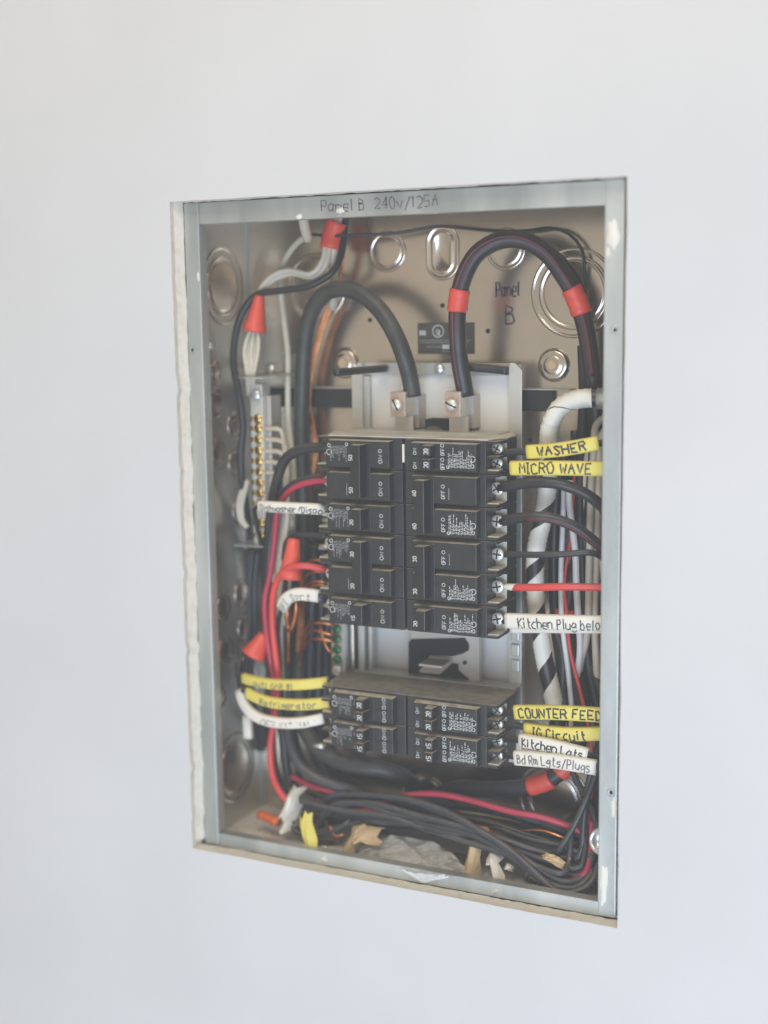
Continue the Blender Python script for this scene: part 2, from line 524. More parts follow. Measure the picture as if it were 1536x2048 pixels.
# left side knockouts
left = (1, 0, 0)
for u, v, rs in ((446, 572, [.0235, .0315]), (470, 1535, [.0235, .0310]), (432, 805, [.0105]), (470, 850, [.0105]), (434, 905, [.0105]),
                 (472, 925, [.0105]), (484, 1185, [.0105]), (448, 1215, [.0105]), (490, 1255, [.0105]), (452, 1300, [.0105]), (496, 1330, [.0105]),
                 (440, 1395, [.0085]), (430, 745, [.0085]), (480, 1020, [.0105])):
    knock(PX(u, v, BX0), left, rs)
# bottom knockouts
for x, y in ((-.09, .06), (.03, .06), (.11, .06)):
    knock(Vector((x, y, BZ0)), (0, 0, 1), [.016])
for x in (-.1, -.03, .05, .115):
    knock(Vector((x, .06, BZ1)), (0, 0, -1), [.014])
# black mounting strip behind the interior
mk('mounting_strip', bx(-.162, -.0775, BY - .006, BY, .1010, .1175), 'blackstrip', box, bevel=.0008)
mk('mounting_strip', bx(.0700, .1000, BY - .006, BY, .1015, .1182), 'blackstrip', box, bevel=.0008)
mk('strip_edge', bx(-.162, -.0775, BY - .0075, BY, .1176, .1186), 'rail', box)
mk('strip_edge', bx(.0700, .1150, BY - .0075, BY, .1184, .1194), 'rail', box)
# corner seam at the back left
mk('corner_seam', bx(BX0, BX0 + .0014, BY - .0016, BY, BZ0, BZ1), 'rail', box)
# screw head on the left panel
p = PX(418, 692, BX0)
mk('panel_screw', lathe([(.0045, 0), (.0045, .003), (.003, .0045), (.0001, .0048)], 16, p, left), 'zinc', box, smooth=True)
# handwriting on the top rail and on the back
p = P(643, 424, FY + .0010)
letters('handwriting', 'Panel B  240v/125A', flat(p, (1, 0, 0), (0, 0, 1)), .0084, .0010, 'fadedink', box, jit=.36, width=.0985)
p = P(992, 594, BY - .0003)
letters('handwriting', 'Panel', flat(p, (1, 0, .02), (0, 0, 1)), .0115, .0014, 'ink', box, jit=.15, width=.021)
p = P(1011, 648, BY - .0003)
letters('handwriting', 'B', flat(p, (1, 0, 0), (0, 0, 1)), .0145, .0015, 'ink', box, jit=.1, width=.0105)
# nameplate
pa, pb = P(836, 646, BY), P(949, 708, BY)
npl = mk('nameplate', bx(pa.x, pb.x, BY - .0008, BY, pb.z, pa.z), 'plate', box)
def onplate(fx, fz): return Vector((pa.x + (pb.x - pa.x) * fx, BY - .0011, pa.z + (pb.z - pa.z) * fz))
sts = [[(.0175 + .0048 * cos(a * pi / 12) , .0 + .0048 * sin(a * pi / 12)) for a in range(25)]]
mk('listing_mark', ribbon(sts, flat(onplate(0.02, .27), (1, 0, 0), (0, 0, 1)), .0009), 'print', npl)
letters('listing_letters', 'UL', flat(onplate(.345, .38), (1, 0, -.25), (0, 0, 1)), .0045, .0009, 'print', npl, jit=.1, width=.005)
qs = []
for fx0, fx1, fz0, fz1 in ((.03, .15, .24, .40), (.44, .60, .70, .84)):
    a, b_ = onplate(fx0, fz0), onplate(fx1, fz1)
    qs.append(([Vector((a.x, a.y, a.z)), Vector((b_.x, a.y, a.z)), Vector((b_.x, a.y, b_.z)), Vector((a.x, a.y, b_.z))], [[0, 1, 2, 3]]))
mk('stamped_field', cat_(*qs), 'print', npl)
sts = []
for fz, f0, f1 in ((.56, .03, .97), (.63, .03, .90), (.77, .16, .42), (.92, .44, .62)):
    x = f0
    while x < f1:
        w_ = rnd(.02, .06)
        sts.append([(x * (pb.x - pa.x), fz * (pb.z - pa.z)), (min(f1, x + w_) * (pb.x - pa.x), fz * (pb.z - pa.z))])
        x += w_ + .014
mk('small_print', ribbon(sts, flat(Vector((pa.x, BY - .0011, pa.z)), (1, 0, 0), (0, 0, 1)), .0008), 'dimprint', npl)
# dried paint drips on the rails
for k, (u, v, a, h) in enumerate(((1226, 470, .0045, .010), (1216, 505, .002, .004), (1228, 1615, .0025, .010), (1208, 1770, .003, .018), (680, 421, .004, .0025),
                    (598, 433, .003, .0025), (397, 552, .0012, .004))):
    p = P(u, v, FY + (.0012 if 450 < u < 1200 else 0))
    ringv = []
    for j in range(14):
        an = 2 * pi * j / 14
        q = 1 + rnd(-.3, .3)
        ringv.append((a * cos(an) * q, h * sin(an) * q))
    V = [p + Vector((x, .0002, z)) for x, z in ringv] + [p + Vector((x * .6, -.0010, z * .6)) for x, z in ringv] + [p + Vector((0, -.0013, 0))]
    Fc = [[j, (j + 1) % 14, 14 + (j + 1) % 14, 14 + j] for j in range(14)] + [[14 + j, 14 + (j + 1) % 14, 28] for j in range(14)]
    mk('paint_drip', (V, Fc), 'paint', box, smooth=True)

# ------------------------------------------------------------------ interior: tray, insulator, bus, lugs
IX = .0058
tray = empty('breaker_mounting_tray', (IX, BY, -.18), 'pale steel tray with white insulator that carries the black breakers', 'mounting tray')
def chamf(x0, x1, z0, z1, y, out):
    c = .006
    poly = [(x0, z0), (x1, z0), (x1, z1 - (c if out > 0 else 0)), (x1 - (c if out > 0 else 0), z1), (x0 + (c if out < 0 else 0), z1), (x0, z1 - (c if out < 0 else 0))]
    pts = []
    for q in poly:
        if q not in pts: pts.append(q)
    return prism(pts, lambda p: Vector((p[0], y, p[1])), lambda p: Vector((p[0], y + .0016, p[1])))
YT = .084
mk('tray_flange', chamf(.0708, .0806, -.185, .1405, YT, 1), 'pan', tray, bevel=.0004)
mk('tray_flange', chamf(-.0690, -.0600, -.185, .1405, YT, -1), 'pan', tray, bevel=.0004)
mk('tray_wall', bx(.0700, .0712, YT, BY, -.185, .1385), 'pan', tray)
mk('tray_wall', bx(-.0604, -.0592, YT, BY - .004, -.185, .1385), 'pan', tray)
mk('tray_cross_bar', bx(-.0592, .0700, YT + .006, YT + .0075, .1300, .1400), 'pan', tray, bevel=.0004)
mk('insulator_sheet', bx(-.0590, .0698, YT + .009, YT + .012, -.183, .1310), 'insul', tray, bevel=.0005)
mk('insulator_edge', bx(-.0592, -.0545, YT + .003, YT + .009, -.183, .1290), 'pan', tray, bevel=.0005)
p = P(880, 738, YT + .006)
mk('tray_screw', lathe([(.0046, 0), (.0046, .002), (.0036, .0034), (.0001, .0038)], 18, p, back), 'zinc', tray, smooth=True)
for z in (-.077, -.090, -.103):            # embossed tabs along the right flange
    mk('embossed_tab', bx(.0722, .0795, YT - .0022, YT + .001, z - .005, z + .005), 'pan', tray, bevel=.0010)
# tray shelf (the dusty ledge that shows above the lower breakers)
mk('tray_ledge', bx(-.0690, .0806, .070, YT + .002, -.1195, -.1180), 'pan', tray)
mk('tray_ledge', bx(-.0600, .0700, .062, YT + .002, .0855, .0868), 'pan', tray)
# rods that stick out at the top
def rod(name, pts, r, m_, par):
    return mk(name, tube(catmull(path(pts), .003), r, 10), m_, par, smooth=True)
rod('hold_down_rod', [(770, 737, .088), (720, 741, .055), (672, 745, .022)], .0032, 'blackpvc', tray)
rod('hold_down_rod', [(935, 734, .080), (980, 738, .082), (1016, 742, .082)], .0034, 'blackpvc', tray)
# bus plate with its cut-outs and the stab
bus = mk('bus_plate', bx(-.0150, .0470, .0795, .0815, -.185, -.062), 'bus', tray)
mk('bus_stud', bx(.0465, .0475, .0745, .0815, -.117, -.070), 'pan', tray)
def rrect(x0, x1, z0, z1, r):
    out = []
    for cx, cz, a0 in ((x1 - r, z1 - r, 0), (x0 + r, z1 - r, 90), (x0 + r, z0 + r, 180), (x1 - r, z0 + r, 270)):
        for k in range(5):
            a = radians(a0 + k * 22.5)
            out.append((cx + r * cos(a), cz + r * sin(a)))
    return out
def inlay(name, poly, y, m_, par, t=.0012):
    return mk(name, prism(poly, lambda p: Vector((p[0], y, p[1])), lambda p: Vector((p[0], y - t, p[1]))), m_, par)
yb = .0795
def bpx(u, v): 
    q = P(u, v, yb)
    return (q.x, q.z)
inlay('bus_cutout', [bpx(*q) for q in ((818, 1284), (824, 1278), (930, 1276), (938, 1288), (938, 1300), (926, 1307), (905, 1312), (860, 1310), (858, 1325), (838, 1340),
                                       (838, 1345), (880, 1349), (905, 1326), (917, 1328), (917, 1340), (926, 1348), (938, 1358), (940, 1368), (905, 1364), (830, 1354), (818, 1346))], yb + .0002, 'hole', bus)
inlay('bus_hole', [bpx(930 + 4 * cos(k * pi / 6), 1325 + 4 * sin(k * pi / 6)) for k in range(12)], yb + .0002, 'hole', bus)
pa_, pb_ = P(860, 1311, yb), P(906, 1326, yb)
mk('bus_stab', cat_(bx(pa_.x, pb_.x, .056, yb, pb_.z + .001, pb_.z + .003), bx(pa_.x, pb_.x, yb - .003, yb, pb_.z + .003, pa_.z)), 'bus', bus, bevel=.0004)
# lower-left rails of the tray
for u0, u1, y, m_ in ((700, 708, .070, 'galv'), (716, 728, .074, 'pan'), (736, 744, .080, 'pan')):
    a, b_ = P(u0, 1260, y), P(u1, 1350, y)
    mk('tray_rib', bx(a.x, b_.x, y, y + .010, -.124, -.060), m_, tray, bevel=.0005)
# clear barrier and dark arc behind the lugs
a, b_ = P(852, 838, .078), P(930, 868, .078)
mk('barrier_block', bx(a.x, b_.x, .076, .092, b_.z - .004, a.z), 'hole', tray)
V = [Vector((a.x + .001 + .026 * t, .0752, b_.z - .004 + .010 * (sin(pi * min(1, t * .9 + .28)) ** .6))) for t in [k / 12 for k in range(13)]]
V += [Vector((q.x, q.y, b_.z - .005)) for q in V]
mk('barrier_shield', (V, [[k, k + 1, 14 + k, 13 + k] for k in range(12)]), 'dustlid', tray)

lugs = []
for i, (u, lab) in enumerate(((796, 'square metal lug clamping the plain black feeder cable'), (906, 'square metal lug clamping the red striped feeder cable'))):
    yf = .060
    c = P(u, 809, yf)
    L_ = empty('terminal_lug', (c.x, .09, c.z - .014), lab, 'terminal lug')
    mk('lug_block', bx(c.x - .0066, c.x + .0066, yf, yf + .022, c.z - .0102, c.z + .0102), 'lug', L_, bevel=.0006)
    mk('lug_front', bx(c.x - .0064, c.x + .0064, yf - .0012, yf - .0001, c.z - .0100, c.z + .0100), 'lugface', L_, bevel=.0004)
    s = mk('lug_screw', lathe([(.0052, 0), (.0052, .0022), (.0044, .0038), (.0022, .0046), (.0001, .0048)], 24, Vector((c.x, yf - .0012, c.z)), back), 'tin', L_, smooth=True)
    an = radians(115 if i == 0 else 155)
    d = Vector((cos(an), 0, sin(an)))
    n = Vector((-sin(an), 0, cos(an)))
    q = Vector((c.x, yf - .0060, c.z))
    mk('screw_slot', ([q + d * .0047 + n * .0006, q - d * .0047 + n * .0006, q - d * .0047 - n * .0006, q + d * .0047 - n * .0006] +
                      [v + Vector((0, .003, 0)) for v in (q + d * .0047 + n * .0006, q - d * .0047 + n * .0006, q - d * .0047 - n * .0006, q + d * .0047 - n * .0006)],
                     [[0, 1, 2, 3], [0, 1, 5, 4], [1, 2, 6, 5], [2, 3, 7, 6], [3, 0, 4, 7]]), 'hole', s)
    mk('bus_tongue', bx(c.x - .0075, c.x + .0085, yf + .010, yf + .013, .083, c.z - .0100), 'bus', L_)
    mk('lug_base', bx(c.x - .0030, c.x + .0100, yf + .018, yf + .034, c.z - .020, c.z + .006), 'bus', L_)
    for k in range(4):
        mk('wire_strand', tube([Vector((c.x + .002 + .0026 * (k - 1), yf + .010 + .002 * (k % 2), c.z + .009)), Vector((c.x + .002 + .0026 * (k - 1), yf + .010 + .002 * (k % 2), c.z + .0155))], .0014, 8), 'tin', L_, smooth=True)
    lugs.append(c)

# ------------------------------------------------------------------ breakers
PITCH = .0254
def screw_mesh(name, r, m_, slot=True):
    V, Fc = lathe([(r, 0), (r, .0013), (r * .9, .0019), (r * .5, .0022), (.0001, .0022)], 18, (0, 0, 0), (0, -1, 0))
    me = bpy.data.meshes.new(name)
    me.from_pydata([tuple(v) for v in V], [], Fc)
    me.materials.append(M[m_])
    me.polygons.foreach_set('use_smooth', [True] * len(me.polygons))
    return me
scr_term = screw_mesh('terminal_screw', .0053, 'tin')
V, Fc = cat_(bx(-.0036, .0036, -.0025, -.0019, -.00055, .00055), bx(-.00055, .00055, -.0025, -.0019, -.0036, .0036))
scr_slot = bpy.data.meshes.new('screw_recess')
scr_slot.from_pydata([tuple(v) for v in V], [], Fc)
scr_slot.materials.append(M['hole'])
def breaker(side, ztop, kind, num, label):
    """side +1 right column / -1 left column; kind single, double, tandem"""
    n = 2 if kind == 'double' else 1
    cx = .0066 if side > 0 else .0046
    X = lambda d: cx + side * d
    root = empty({'single': 'circuit_breaker', 'double': 'two_pole_breaker', 'tandem': 'tandem_breaker'}[kind], (X(.038), .086, ztop - n * PITCH), label, 'circuit breaker', 'black circuit breakers in two columns')
    g = .00035
    bj = rnd(-.0006, .0006)
    for i in range(n):
        z1 = ztop - i * PITCH - g
        z0 = ztop - (i + 1) * PITCH + g
        prof = [(0, .090), (0, .0245 + bj), (.0672, .0245 + bj), (.0672, .045), (.0765, .045), (.0765, .066), (.060, .0835), (.060, .090)]
        case = mk('case', prism(prof, lambda p: Vector((X(p[0]), p[1], z0)), lambda p: Vector((X(p[0]), p[1], z1))), 'bakelite', root, bevel=.0006)
        zi0, zi1 = z0 + .0021, z1 - .0021
        yf = .0180 + bj
        fp = [(.0075, .026), (.0082, yf + .0006), (.0088, yf), (.0612, yf), (.0620, yf + .0006), (.0628, .026)]
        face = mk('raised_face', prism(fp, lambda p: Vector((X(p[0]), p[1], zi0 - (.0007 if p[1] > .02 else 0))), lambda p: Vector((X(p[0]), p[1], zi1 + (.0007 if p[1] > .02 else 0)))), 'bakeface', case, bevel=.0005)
        # terminal pocket: two side walls, a bright floor and the screw(s)
        for za, zb in ((z0, z0 + .0022), (z1 - .0018, z1)):
            wp = [(.0670, .0250), (.0752, .0250), (.0765, .0275), (.0765, .0452), (.0670, .0452)]
            mk('terminal_wall', prism(wp, lambda p: Vector((X(p[0]), p[1], za)), lambda p: Vector((X(p[0]), p[1], zb))), 'bakelite', case, bevel=.0004)
        lugp = mk('terminal_plate', cat_(bx(min(X(.0674), X(.0762)), max(X(.0674), X(.0762)), .0270, .0448, z0 + .0023, z0 + .0031),
                                         bx(min(X(.0674), X(.0764)), max(X(.0674), X(.0764)), .0440, .0449, z0 + .0031, z1 - .0030)), 'tin', case)
        zz = [(z0 + z1) / 2 + .0005] if kind != 'tandem' else [z1 - .0066, z0 + .0066]
        for z in zz:
            r_ = 1.0 if kind != 'tandem' else .88
            s = link('terminal_screw', scr_term, case, (X(.0712), .0385, z), (0, rnd(0, 3), 0))
            s.scale = (r_, 1, r_)
            q = link('screw_recess', scr_slot, s)
            mk('screw_post', tube([Vector((X(.0712), .0385, z)), Vector((X(.0712), .0446, z))], .0026, 10), 'tin', case, smooth=True)
        if kind == 'tandem':
            mk('pole_divider', bx(min(X(.0672), X(.0766)), max(X(.0672), X(.0766)), .026, .0452, (z0 + z1) / 2 - .0009, (z0 + z1) / 2 + .0009), 'bakelite', case)
            mk('face_groove', bx(min(X(.0086), X(.0615)), max(X(.0086), X(.0615)), yf - .0003, yf + .0004, (z0 + z1) / 2 - .0003, (z0 + z1) / 2 + .0003), 'hole', face)
        # printing
        yp = yf - .00025
        if side > 0:
            ex, ey = Vector((0, 0, 1)), Vector((-1, 0, 0))
            dn, do, db0, db1 = .0115, .0345, .0395, .0585
        else:
            ex, ey = Vector((0, 0, 1)), Vector((-1, 0, 0))
            dn, do, db0, db1 = .0415, .0160, .0455, .0600
        sub = [(zi0, zi1)] if kind != 'tandem' else [((z0 + z1) / 2 + .0006, zi1), (zi0, (z0 + z1) / 2 - .0006)]
        for k, (a, b_) in enumerate(sub):
            hgt = b_ - a
            zc = a + hgt * (.18 if kind != 'tandem' else .08)
            tx = 'OFF' if side > 0 else 'ON'
            letters('switch_print', tx, flat((X(do) + .0016, yp, zc), ex, ey), .0030, .00055, 'print', face, jit=.12, width=hgt * (.34 if kind != 'tandem' else .60))
            mk('switch_mark', ribbon([[(.0013 * cos(t * pi / 6), .0013 * sin(t * pi / 6)) for t in range(13)]], flat((X(do), yp, zc + hgt * (.46 if kind != 'tandem' else .78)), ex, ey), .0005), 'print', face)
            if kind == 'tandem':
                letters('switch_print', 'ON', flat((X(.0115 if side > 0 else .0415) + .0014, yp, zc), ex, ey), .0026, .0005, 'print' if side > 0 else 'dimprint', face, jit=.12, width=hgt * .55)
        lines, x = [], 0
        busy = not (kind == 'double' and i == (0 if side > 0 else 1))
        if busy:
            d = db0
            hgt = zi1 - zi0
            while d < db1:
                h0 = .10 + rnd(0, .04)
                h1 = rnd(.42, .72) if random.random() < .75 else rnd(.75, .9)
                if side < 0: h0, h1 = 1 - h1 - .02, 1 - h0 - .08
                z = h0
                while z < h1:
                    ln = rnd(.04, .14)
                    lines.append([(z * hgt, -side * (d - db0)), (min(z + ln, h1) * hgt, -side * (d - db0))])
                    z += ln + .035
                d += .00125
            mk('rating_print', ribbon(lines, flat((X(db0), yp, zi0), ex, ey), .00062), 'print' if side > 0 else 'dimprint', face)
            marks = []
            for dd, zz_, rr in ((db1 + .0005, .46, .0022), (db1 + .0005, .20, .0013), (db0 - .0005, .14, .0011)):
                if side < 0: zz_ = 1 - zz_
                marks.append([(zz_ * hgt + rr * cos(t * pi / 7), -side * (dd - db0) + rr * sin(t * pi / 7)) for t in range(15)])
            mk('approval_mark', ribbon(marks, flat((X(db0), yp, zi0), ex, ey), .0006), 'print', face)
        else:
            hgt = zi1 - zi0
            lines = [[(t * hgt, 0), ((t + .07) * hgt, 0)] for t in (.16, .25, .34, .43, .52)]
            mk('rating_print', ribbon(lines, flat((X(.0455 if side < 0 else .0395), yp, zi0), ex, ey), .0007), 'dimprint', face)
    # toggles
    hd = (.0185 if kind != 'tandem' else .0245) if side > 0 else .0335
    zt, zb = ztop - .0045, ztop - n * PITCH + .0045
    if kind == 'tandem':
        spans = [(ztop - .0034, ztop - .0117), (ztop - .0137, ztop - PITCH + .0034)]
    elif kind == 'double':
        spans = [(ztop - .0048, ztop - 2 * PITCH + .0048)]
    else:
        spans = [(ztop - .0045, ztop - PITCH + .0045)]
    yf = .0180 + bj
    for (a, b_) in spans:
        ww = .0058 if kind != 'tandem' else .0046
        slot = mk('toggle_slot', bx(min(X(hd - .0085), X(hd + .0085)), max(X(hd - .0085), X(hd + .0085)), yf - .00035, yf + .003, b_ - .0008, a + .0008), 'toggle', root, bevel=.0003)
        hp = [(hd - ww, yf + .002), (hd - ww * .72, .0088), (hd + ww * .72, .0088), (hd + ww, yf + .002)]
        tg = mk('toggle', prism(hp, lambda p: Vector((X(p[0]), p[1], b_)), lambda p: Vector((X(p[0]), p[1], a))), 'toggle', slot, bevel=.0008)
        cnt = [((a + b_) / 2)] if kind != 'double' else [ztop - PITCH * .5, ztop - PITCH * 1.5]
        for z in cnt:
            if kind == 'tandem':
                letters('amp_number', num, flat((X(hd) + .0020, .0086, z - .0025), (0, 0, 1), (-1, 0, 0)), .0036, .0008, 'print', tg, jit=.1, width=.0048)
            else:
                dd = (hd - .0026 * side) if side > 0 else hd + .0022
                letters('amp_number', num, flat((X(hd) - .0004 + (-.002 if side > 0 else -.002), .0086, z - .0042), (0, 0, 1), (-1, 0, 0)), .0030, .0007, 'print', tg, jit=.1, width=.0048)
    return root
Z0 = .0846
ZL = -.1202
W_ = ['first', 'second']
breaker(1, Z0, 'tandem', '20', 'black tandem breaker at the top of its column, wired to the WASHER tag')
breaker(1, Z0 - PITCH, 'double', '60', 'black two-pole breaker feeding a pair of thick black wires, below the washer tandem')
breaker(1, Z0 - 3 * PITCH, 'double', '30', 'black two-pole breaker with a thin black and a bright red wire on its screws')
breaker(1, Z0 - 5 * PITCH, 'single', '20', 'black single breaker wired to the white Kitchen Plug tag')
breaker(1, ZL, 'tandem', '20', 'dusty black tandem breaker wired to the yellow COUNTER FEED tag')
breaker(1, ZL - PITCH, 'tandem', '15', 'dusty black tandem breaker wired to the white Kitchen lights tag')
breaker(-1, Z0, 'double', '50', 'black two-pole breaker at the column top, with black and red wires entering its end')
breaker(-1, Z0 - 2 * PITCH, 'single', '20', 'black single breaker beside the white Dishwasher tag')
breaker(-1, Z0 - 3 * PITCH, 'double', '20', 'black two-pole breaker beside the red wire nut and copper ends')
breaker(-1, Z0 - 5 * PITCH, 'single', '15', 'black single breaker above the green ground screws')
breaker(-1, ZL, 'tandem', '20', 'dusty black tandem breaker beside the yellow Refrigerator tag')
breaker(-1, ZL - PITCH, 'tandem', '15', 'dusty black tandem breaker directly under the Refrigerator breaker')
# dusty lid of breaker tops: thin caps that belong to the tray
lid = props(mk('breaker_cover_strip', prism([(-.0700, .044), (-.0600, .0235), (.0820, .0235), (.0835, .030), (.0835, .066), (.074, .082), (-.062, .082), (-.0700, .066)],
                                  lambda p: Vector((p[0], p[1], ZL + .0001)), lambda p: Vector((p[0], p[1], ZL + .0012))), 'dustlid', bevel=.0003),
            'flat dust covered dark strip lying on top of the lower breakers', 'cover strip')
lid2 = props(mk('breaker_cover_strip', prism([(-.0690, .046), (-.0600, .0240), (.0750, .0240), (.0830, .046), (.0830, .066), (.074, .082), (-.062, .082), (-.0690, .066)],
                                  lambda p: Vector((p[0], p[1], Z0 + .0001)), lambda p: Vector((p[0], p[1], Z0 + .0010))), 'dustpale', bevel=.0003),
             'flat pale dusty strip lying on top of the upper breakers', 'cover strip')
mk('cream_clip', bx(.0048, .0064, .0236, .030, .0660, .0800), 'tagwhite', tray)

# ------------------------------------------------------------------ neutral bar and ground bar
nx = P(516, 900, .060)
nb = empty('neutral_bar', (nx.x, .09, P(516, 1092, .06).z), 'vertical neutral bar with a row of brass screws beside the left panel', 'neutral bar')
zt, zb = P(512, 768, .06).z, P(518, 1092, .06).z
mk('bar', bx(nx.x - .0065, nx.x + .0055, .060, .074, zb, zt), 'tin', nb, bevel=.0008)
mk('bar_holder', bx(nx.x + .0058, nx.x + .0100, .066, .084, zb, zt - .01), 'bus', nb, bevel=.0008)
bscrew = screw_mesh('brass_screw', .0036, 'brass')
bslot = bpy.data.meshes.new('screw_slot')
V, Fc = bx(-.0032, .0032, -.0025, -.0019, -.0005, .0005)
bslot.from_pydata([tuple(v) for v in V], [], Fc)
bslot.materials.append(M['hole'])
for k, v in enumerate((838, 857, 879, 901, 922, 943, 965, 986, 1007, 1046, 1070)):
    z = P(516, v, .06).z
    for dx, nm in ((.0010, 'brass_screw'),):
        s = link(nm, bscrew, nb, (nx.x + dx, .0600, z), (0, rnd(0, 3), 0))
        link('screw_slot', bslot, s)
    mk('brass_collar', lathe([(.0042, 0), (.0042, .0006), (.0036, .0008)], 16, Vector((nx.x + .001, .060, z)), back), 'brass', nb, smooth=True)
    mk('wire_port', bx(nx.x - .0064, nx.x - .0040, .0594, .0602, z - .002, z + .002), 'brass', nb)
s = mk('bar_lug', lathe([(.0050, 0), (.0050, .003), (.0045, .0036), (.0001, .0037)], 6, Vector((nx.x + .0005, .060, P(512, 790, .06).z)), back), 'zinc', nb, smooth=True)
zz = P(505, 754, .055).z
brk = mk('bar_bracket', prism([(nx.x - .018, .058), (nx.x - .006, .050), (nx.x + .012, .050), (nx.x + .018, .062), (nx.x + .022, .106), (nx.x - .004, .106)],
                        lambda p: Vector((p[0], p[1], zz + (p[1] - .05) * .05)), lambda p: Vector((p[0], p[1], zz - .0014 + (p[1] - .05) * .05))), 'rail', nb, bevel=.0003)
mk('bracket_screw', lathe([(.0052, 0), (.0052, .0028), (.0046, .0034), (.0001, .0035)], 6, P(541, 738, .085), (0.2, -1, .4)), 'zinc', brk, smooth=True)
mk('bracket_leg', bx(nx.x + .004, nx.x + .018, .098, .106, zz - .002, zz + .018), 'rail', brk, bevel=.0005)
zz = P(490, 1090, .055).z
mk('bar_bracket', prism([(nx.x - .022, .052), (nx.x + .004, .054), (nx.x + .010, .062), (nx.x + .010, .106), (nx.x - .012, .106)],
                        lambda p: Vector((p[0], p[1], zz + (p[1] - .05) * .05)), lambda p: Vector((p[0], p[1], zz - .0014 + (p[1] - .05) * .05))), 'rail', nb, bevel=.0003)

gx = P(676, 1300, .066).x
gz0, gz1 = P(676, 1350, .066).z, P(660, 1075, .066).z
gb = empty('ground_bar', (gx, .09, gz0), 'vertical ground bar with green screws below the breakers', 'ground bar')
mk('bar', bx(gx - .0065, gx + .0060, .066, .082, gz0, gz1), 'galv', gb, bevel=.0006)
mk('bar_rim', bx(gx + .0062, gx + .0085, .062, .084, gz0, gz1), 'rail', gb, bevel=.0004)
gscrew = screw_mesh('green_screw', .0040, 'green')
for k, v in enumerate((1258, 1278, 1299, 1319)):
    z = P(673, v, .066).z
    s = link('green_screw', gscrew, gb, (gx - .001, .066, z), (0, rnd(0, 3), 0))
    link('screw_slot', bslot, s)
link('bar_end_screw', screw_mesh('bar_end_screw', .0046, 'zinc'), gb, (gx - .001, .066, P(673, 1341, .066).z))
for v in (1095, 1120, 1142, 1166):
    z = P(640, v, .05).z
    c = P(638, v, .050)
    mk('terminal_stud', tube([c, c + Vector((.012, .004, 0))], .0020, 8), 'tin', gb, smooth=True)

# ------------------------------------------------------------------ feeder cables
o, c = wire('feeder_cable', [(826, 795, .071), (822, 765, .070), (812, 725, .064), (792, 672, .060), (762, 622, .060), (727, 590, .062), (690, 577, .064), (652, 587, .068), (624, 627, .074),
                  (609, 690, .080), (604, 780, .086), (604, 900, .090), (606, 1050, .092), (604, 1200, .090), (598, 1320, .084), (600, 1415, .074), (618, 1470, .064),
                  (660, 1512, .058), (715, 1532, .058), (770, 1540, .064), (815, 1560, .080), (842, 1590, .098), (850, 1605, .118)], .0069, 'feeder',
            'thick plain black feeder cable looping from its lug down to the bottom', cat='cable', seg=18)
o, cR = wire('feeder_cable', [(932, 795, .071), (927, 765, .070), (920, 725, .066), (915, 670, .060), (915, 610, .058), (926, 556, .058), (953, 508, .060), (998, 482, .064), (1046, 482, .068), (1090, 505, .072),
                  (1124, 548, .076), (1152, 597, .080), (1172, 660, .084), (1184, 740, .088), (1192, 820, .090), (1194, 900, .092), (1185, 1000, .094), (1165, 1100, .094), (1140, 1180, .092), (1130, 1240, .090),
                  (1146, 1320, .088), (1164, 1400, .084), (1158, 1480, .076), (1118, 1545, .070), (1060, 1574, .070), (985, 1580, .076), (915, 1576, .088), (868, 1592, .108), (858, 1600, .122)], .0069, 'blackpvc',
             'thick black feeder cable with a red stripe and red tape bands', cat='cable', seg=18)
fr = frames(cR)
i1 = near(cR, 1186, 760)
sp = [cR[i] + Vector((0, -1, 0)).cross(fr[i][0]) * .0018 + Vector((0, -.0054, 0)) for i in range(1, i1)]
mk('red_stripe', tube(sp, .0018, 8), 'darkred', o, smooth=True)
sp = [cR[i] + Vector((0, -1, 0)).cross(fr[i][0]) * -.0022 + Vector((0, -.0058, 0)) for i in range(4, i1)]
mk('red_stripe', tube(sp, .0009, 8), 'darkred', o, smooth=True)
band(cR, (915, 625), (918, 577), .0080, 'tape', o)
band(cR, (1143, 576), (1162, 624), .0080, 'tape', o)
band(cR, (1132, 1215), (1134, 1268), .0080, 'tape', o)
band(cR, (1062, 1574), (1103, 1553), .0080, 'tape', o)
band(cR, (1116, 1546), (1136, 1526), .0080, 'tape', o)
# white taped cable on the right
o, c = wire('taped_cable', [(1235, 797, .070), (1195, 797, .066), (1150, 801, .062), (1118, 818, .060), (1100, 855, .060), (1096, 910, .062), (1094, 980, .064), (1086, 1035, .064), (1074, 1090, .064), (1070, 1150, .066),
                  (1073, 1215, .068), (1082, 1280, .070), (1094, 1340, .072), (1108, 1400, .074), (1116, 1450, .076), (1118, 1500, .08)], .0066, 'blackpvc',
            'black cable spirally wrapped in white tape, bending down from the right side', cat='cable', seg=16)
fr = frames(c)
V, Fc = [], []
SG = 40
arc = 0
for i, p in enumerate(c):
    if i: arc += (p - c[i - 1]).length
    t, a, b_ = fr[i]
    for k in range(SG):
        an = 2 * pi * k / SG + arc * 150
        V.append(p + (a * cos(an) + b_ * sin(an)) * .0075)
iu = near(c, 1096, 905)
i2 = near(c, 1186, 797)
for i in range(i2, len(c) - 1):
    cov = .975 if i < iu else (.72 if i < near(c, 1074, 1230) else .58)
    for k in range(int(SG * cov)):
        Fc.append([i * SG + k, i * SG + (k + 1) % SG, (i + 1) * SG + (k + 1) % SG, (i + 1) * SG + k])
mk('tape_wrap', (V, Fc), 'whitetape', o, smooth=True)
mk('cable_fitting', tube([P(1194, 797, .066), Vector((BX1 + .0005, .072, P(1245, 797, .071).z))], .0082, 16), 'zinc', o, smooth=True)

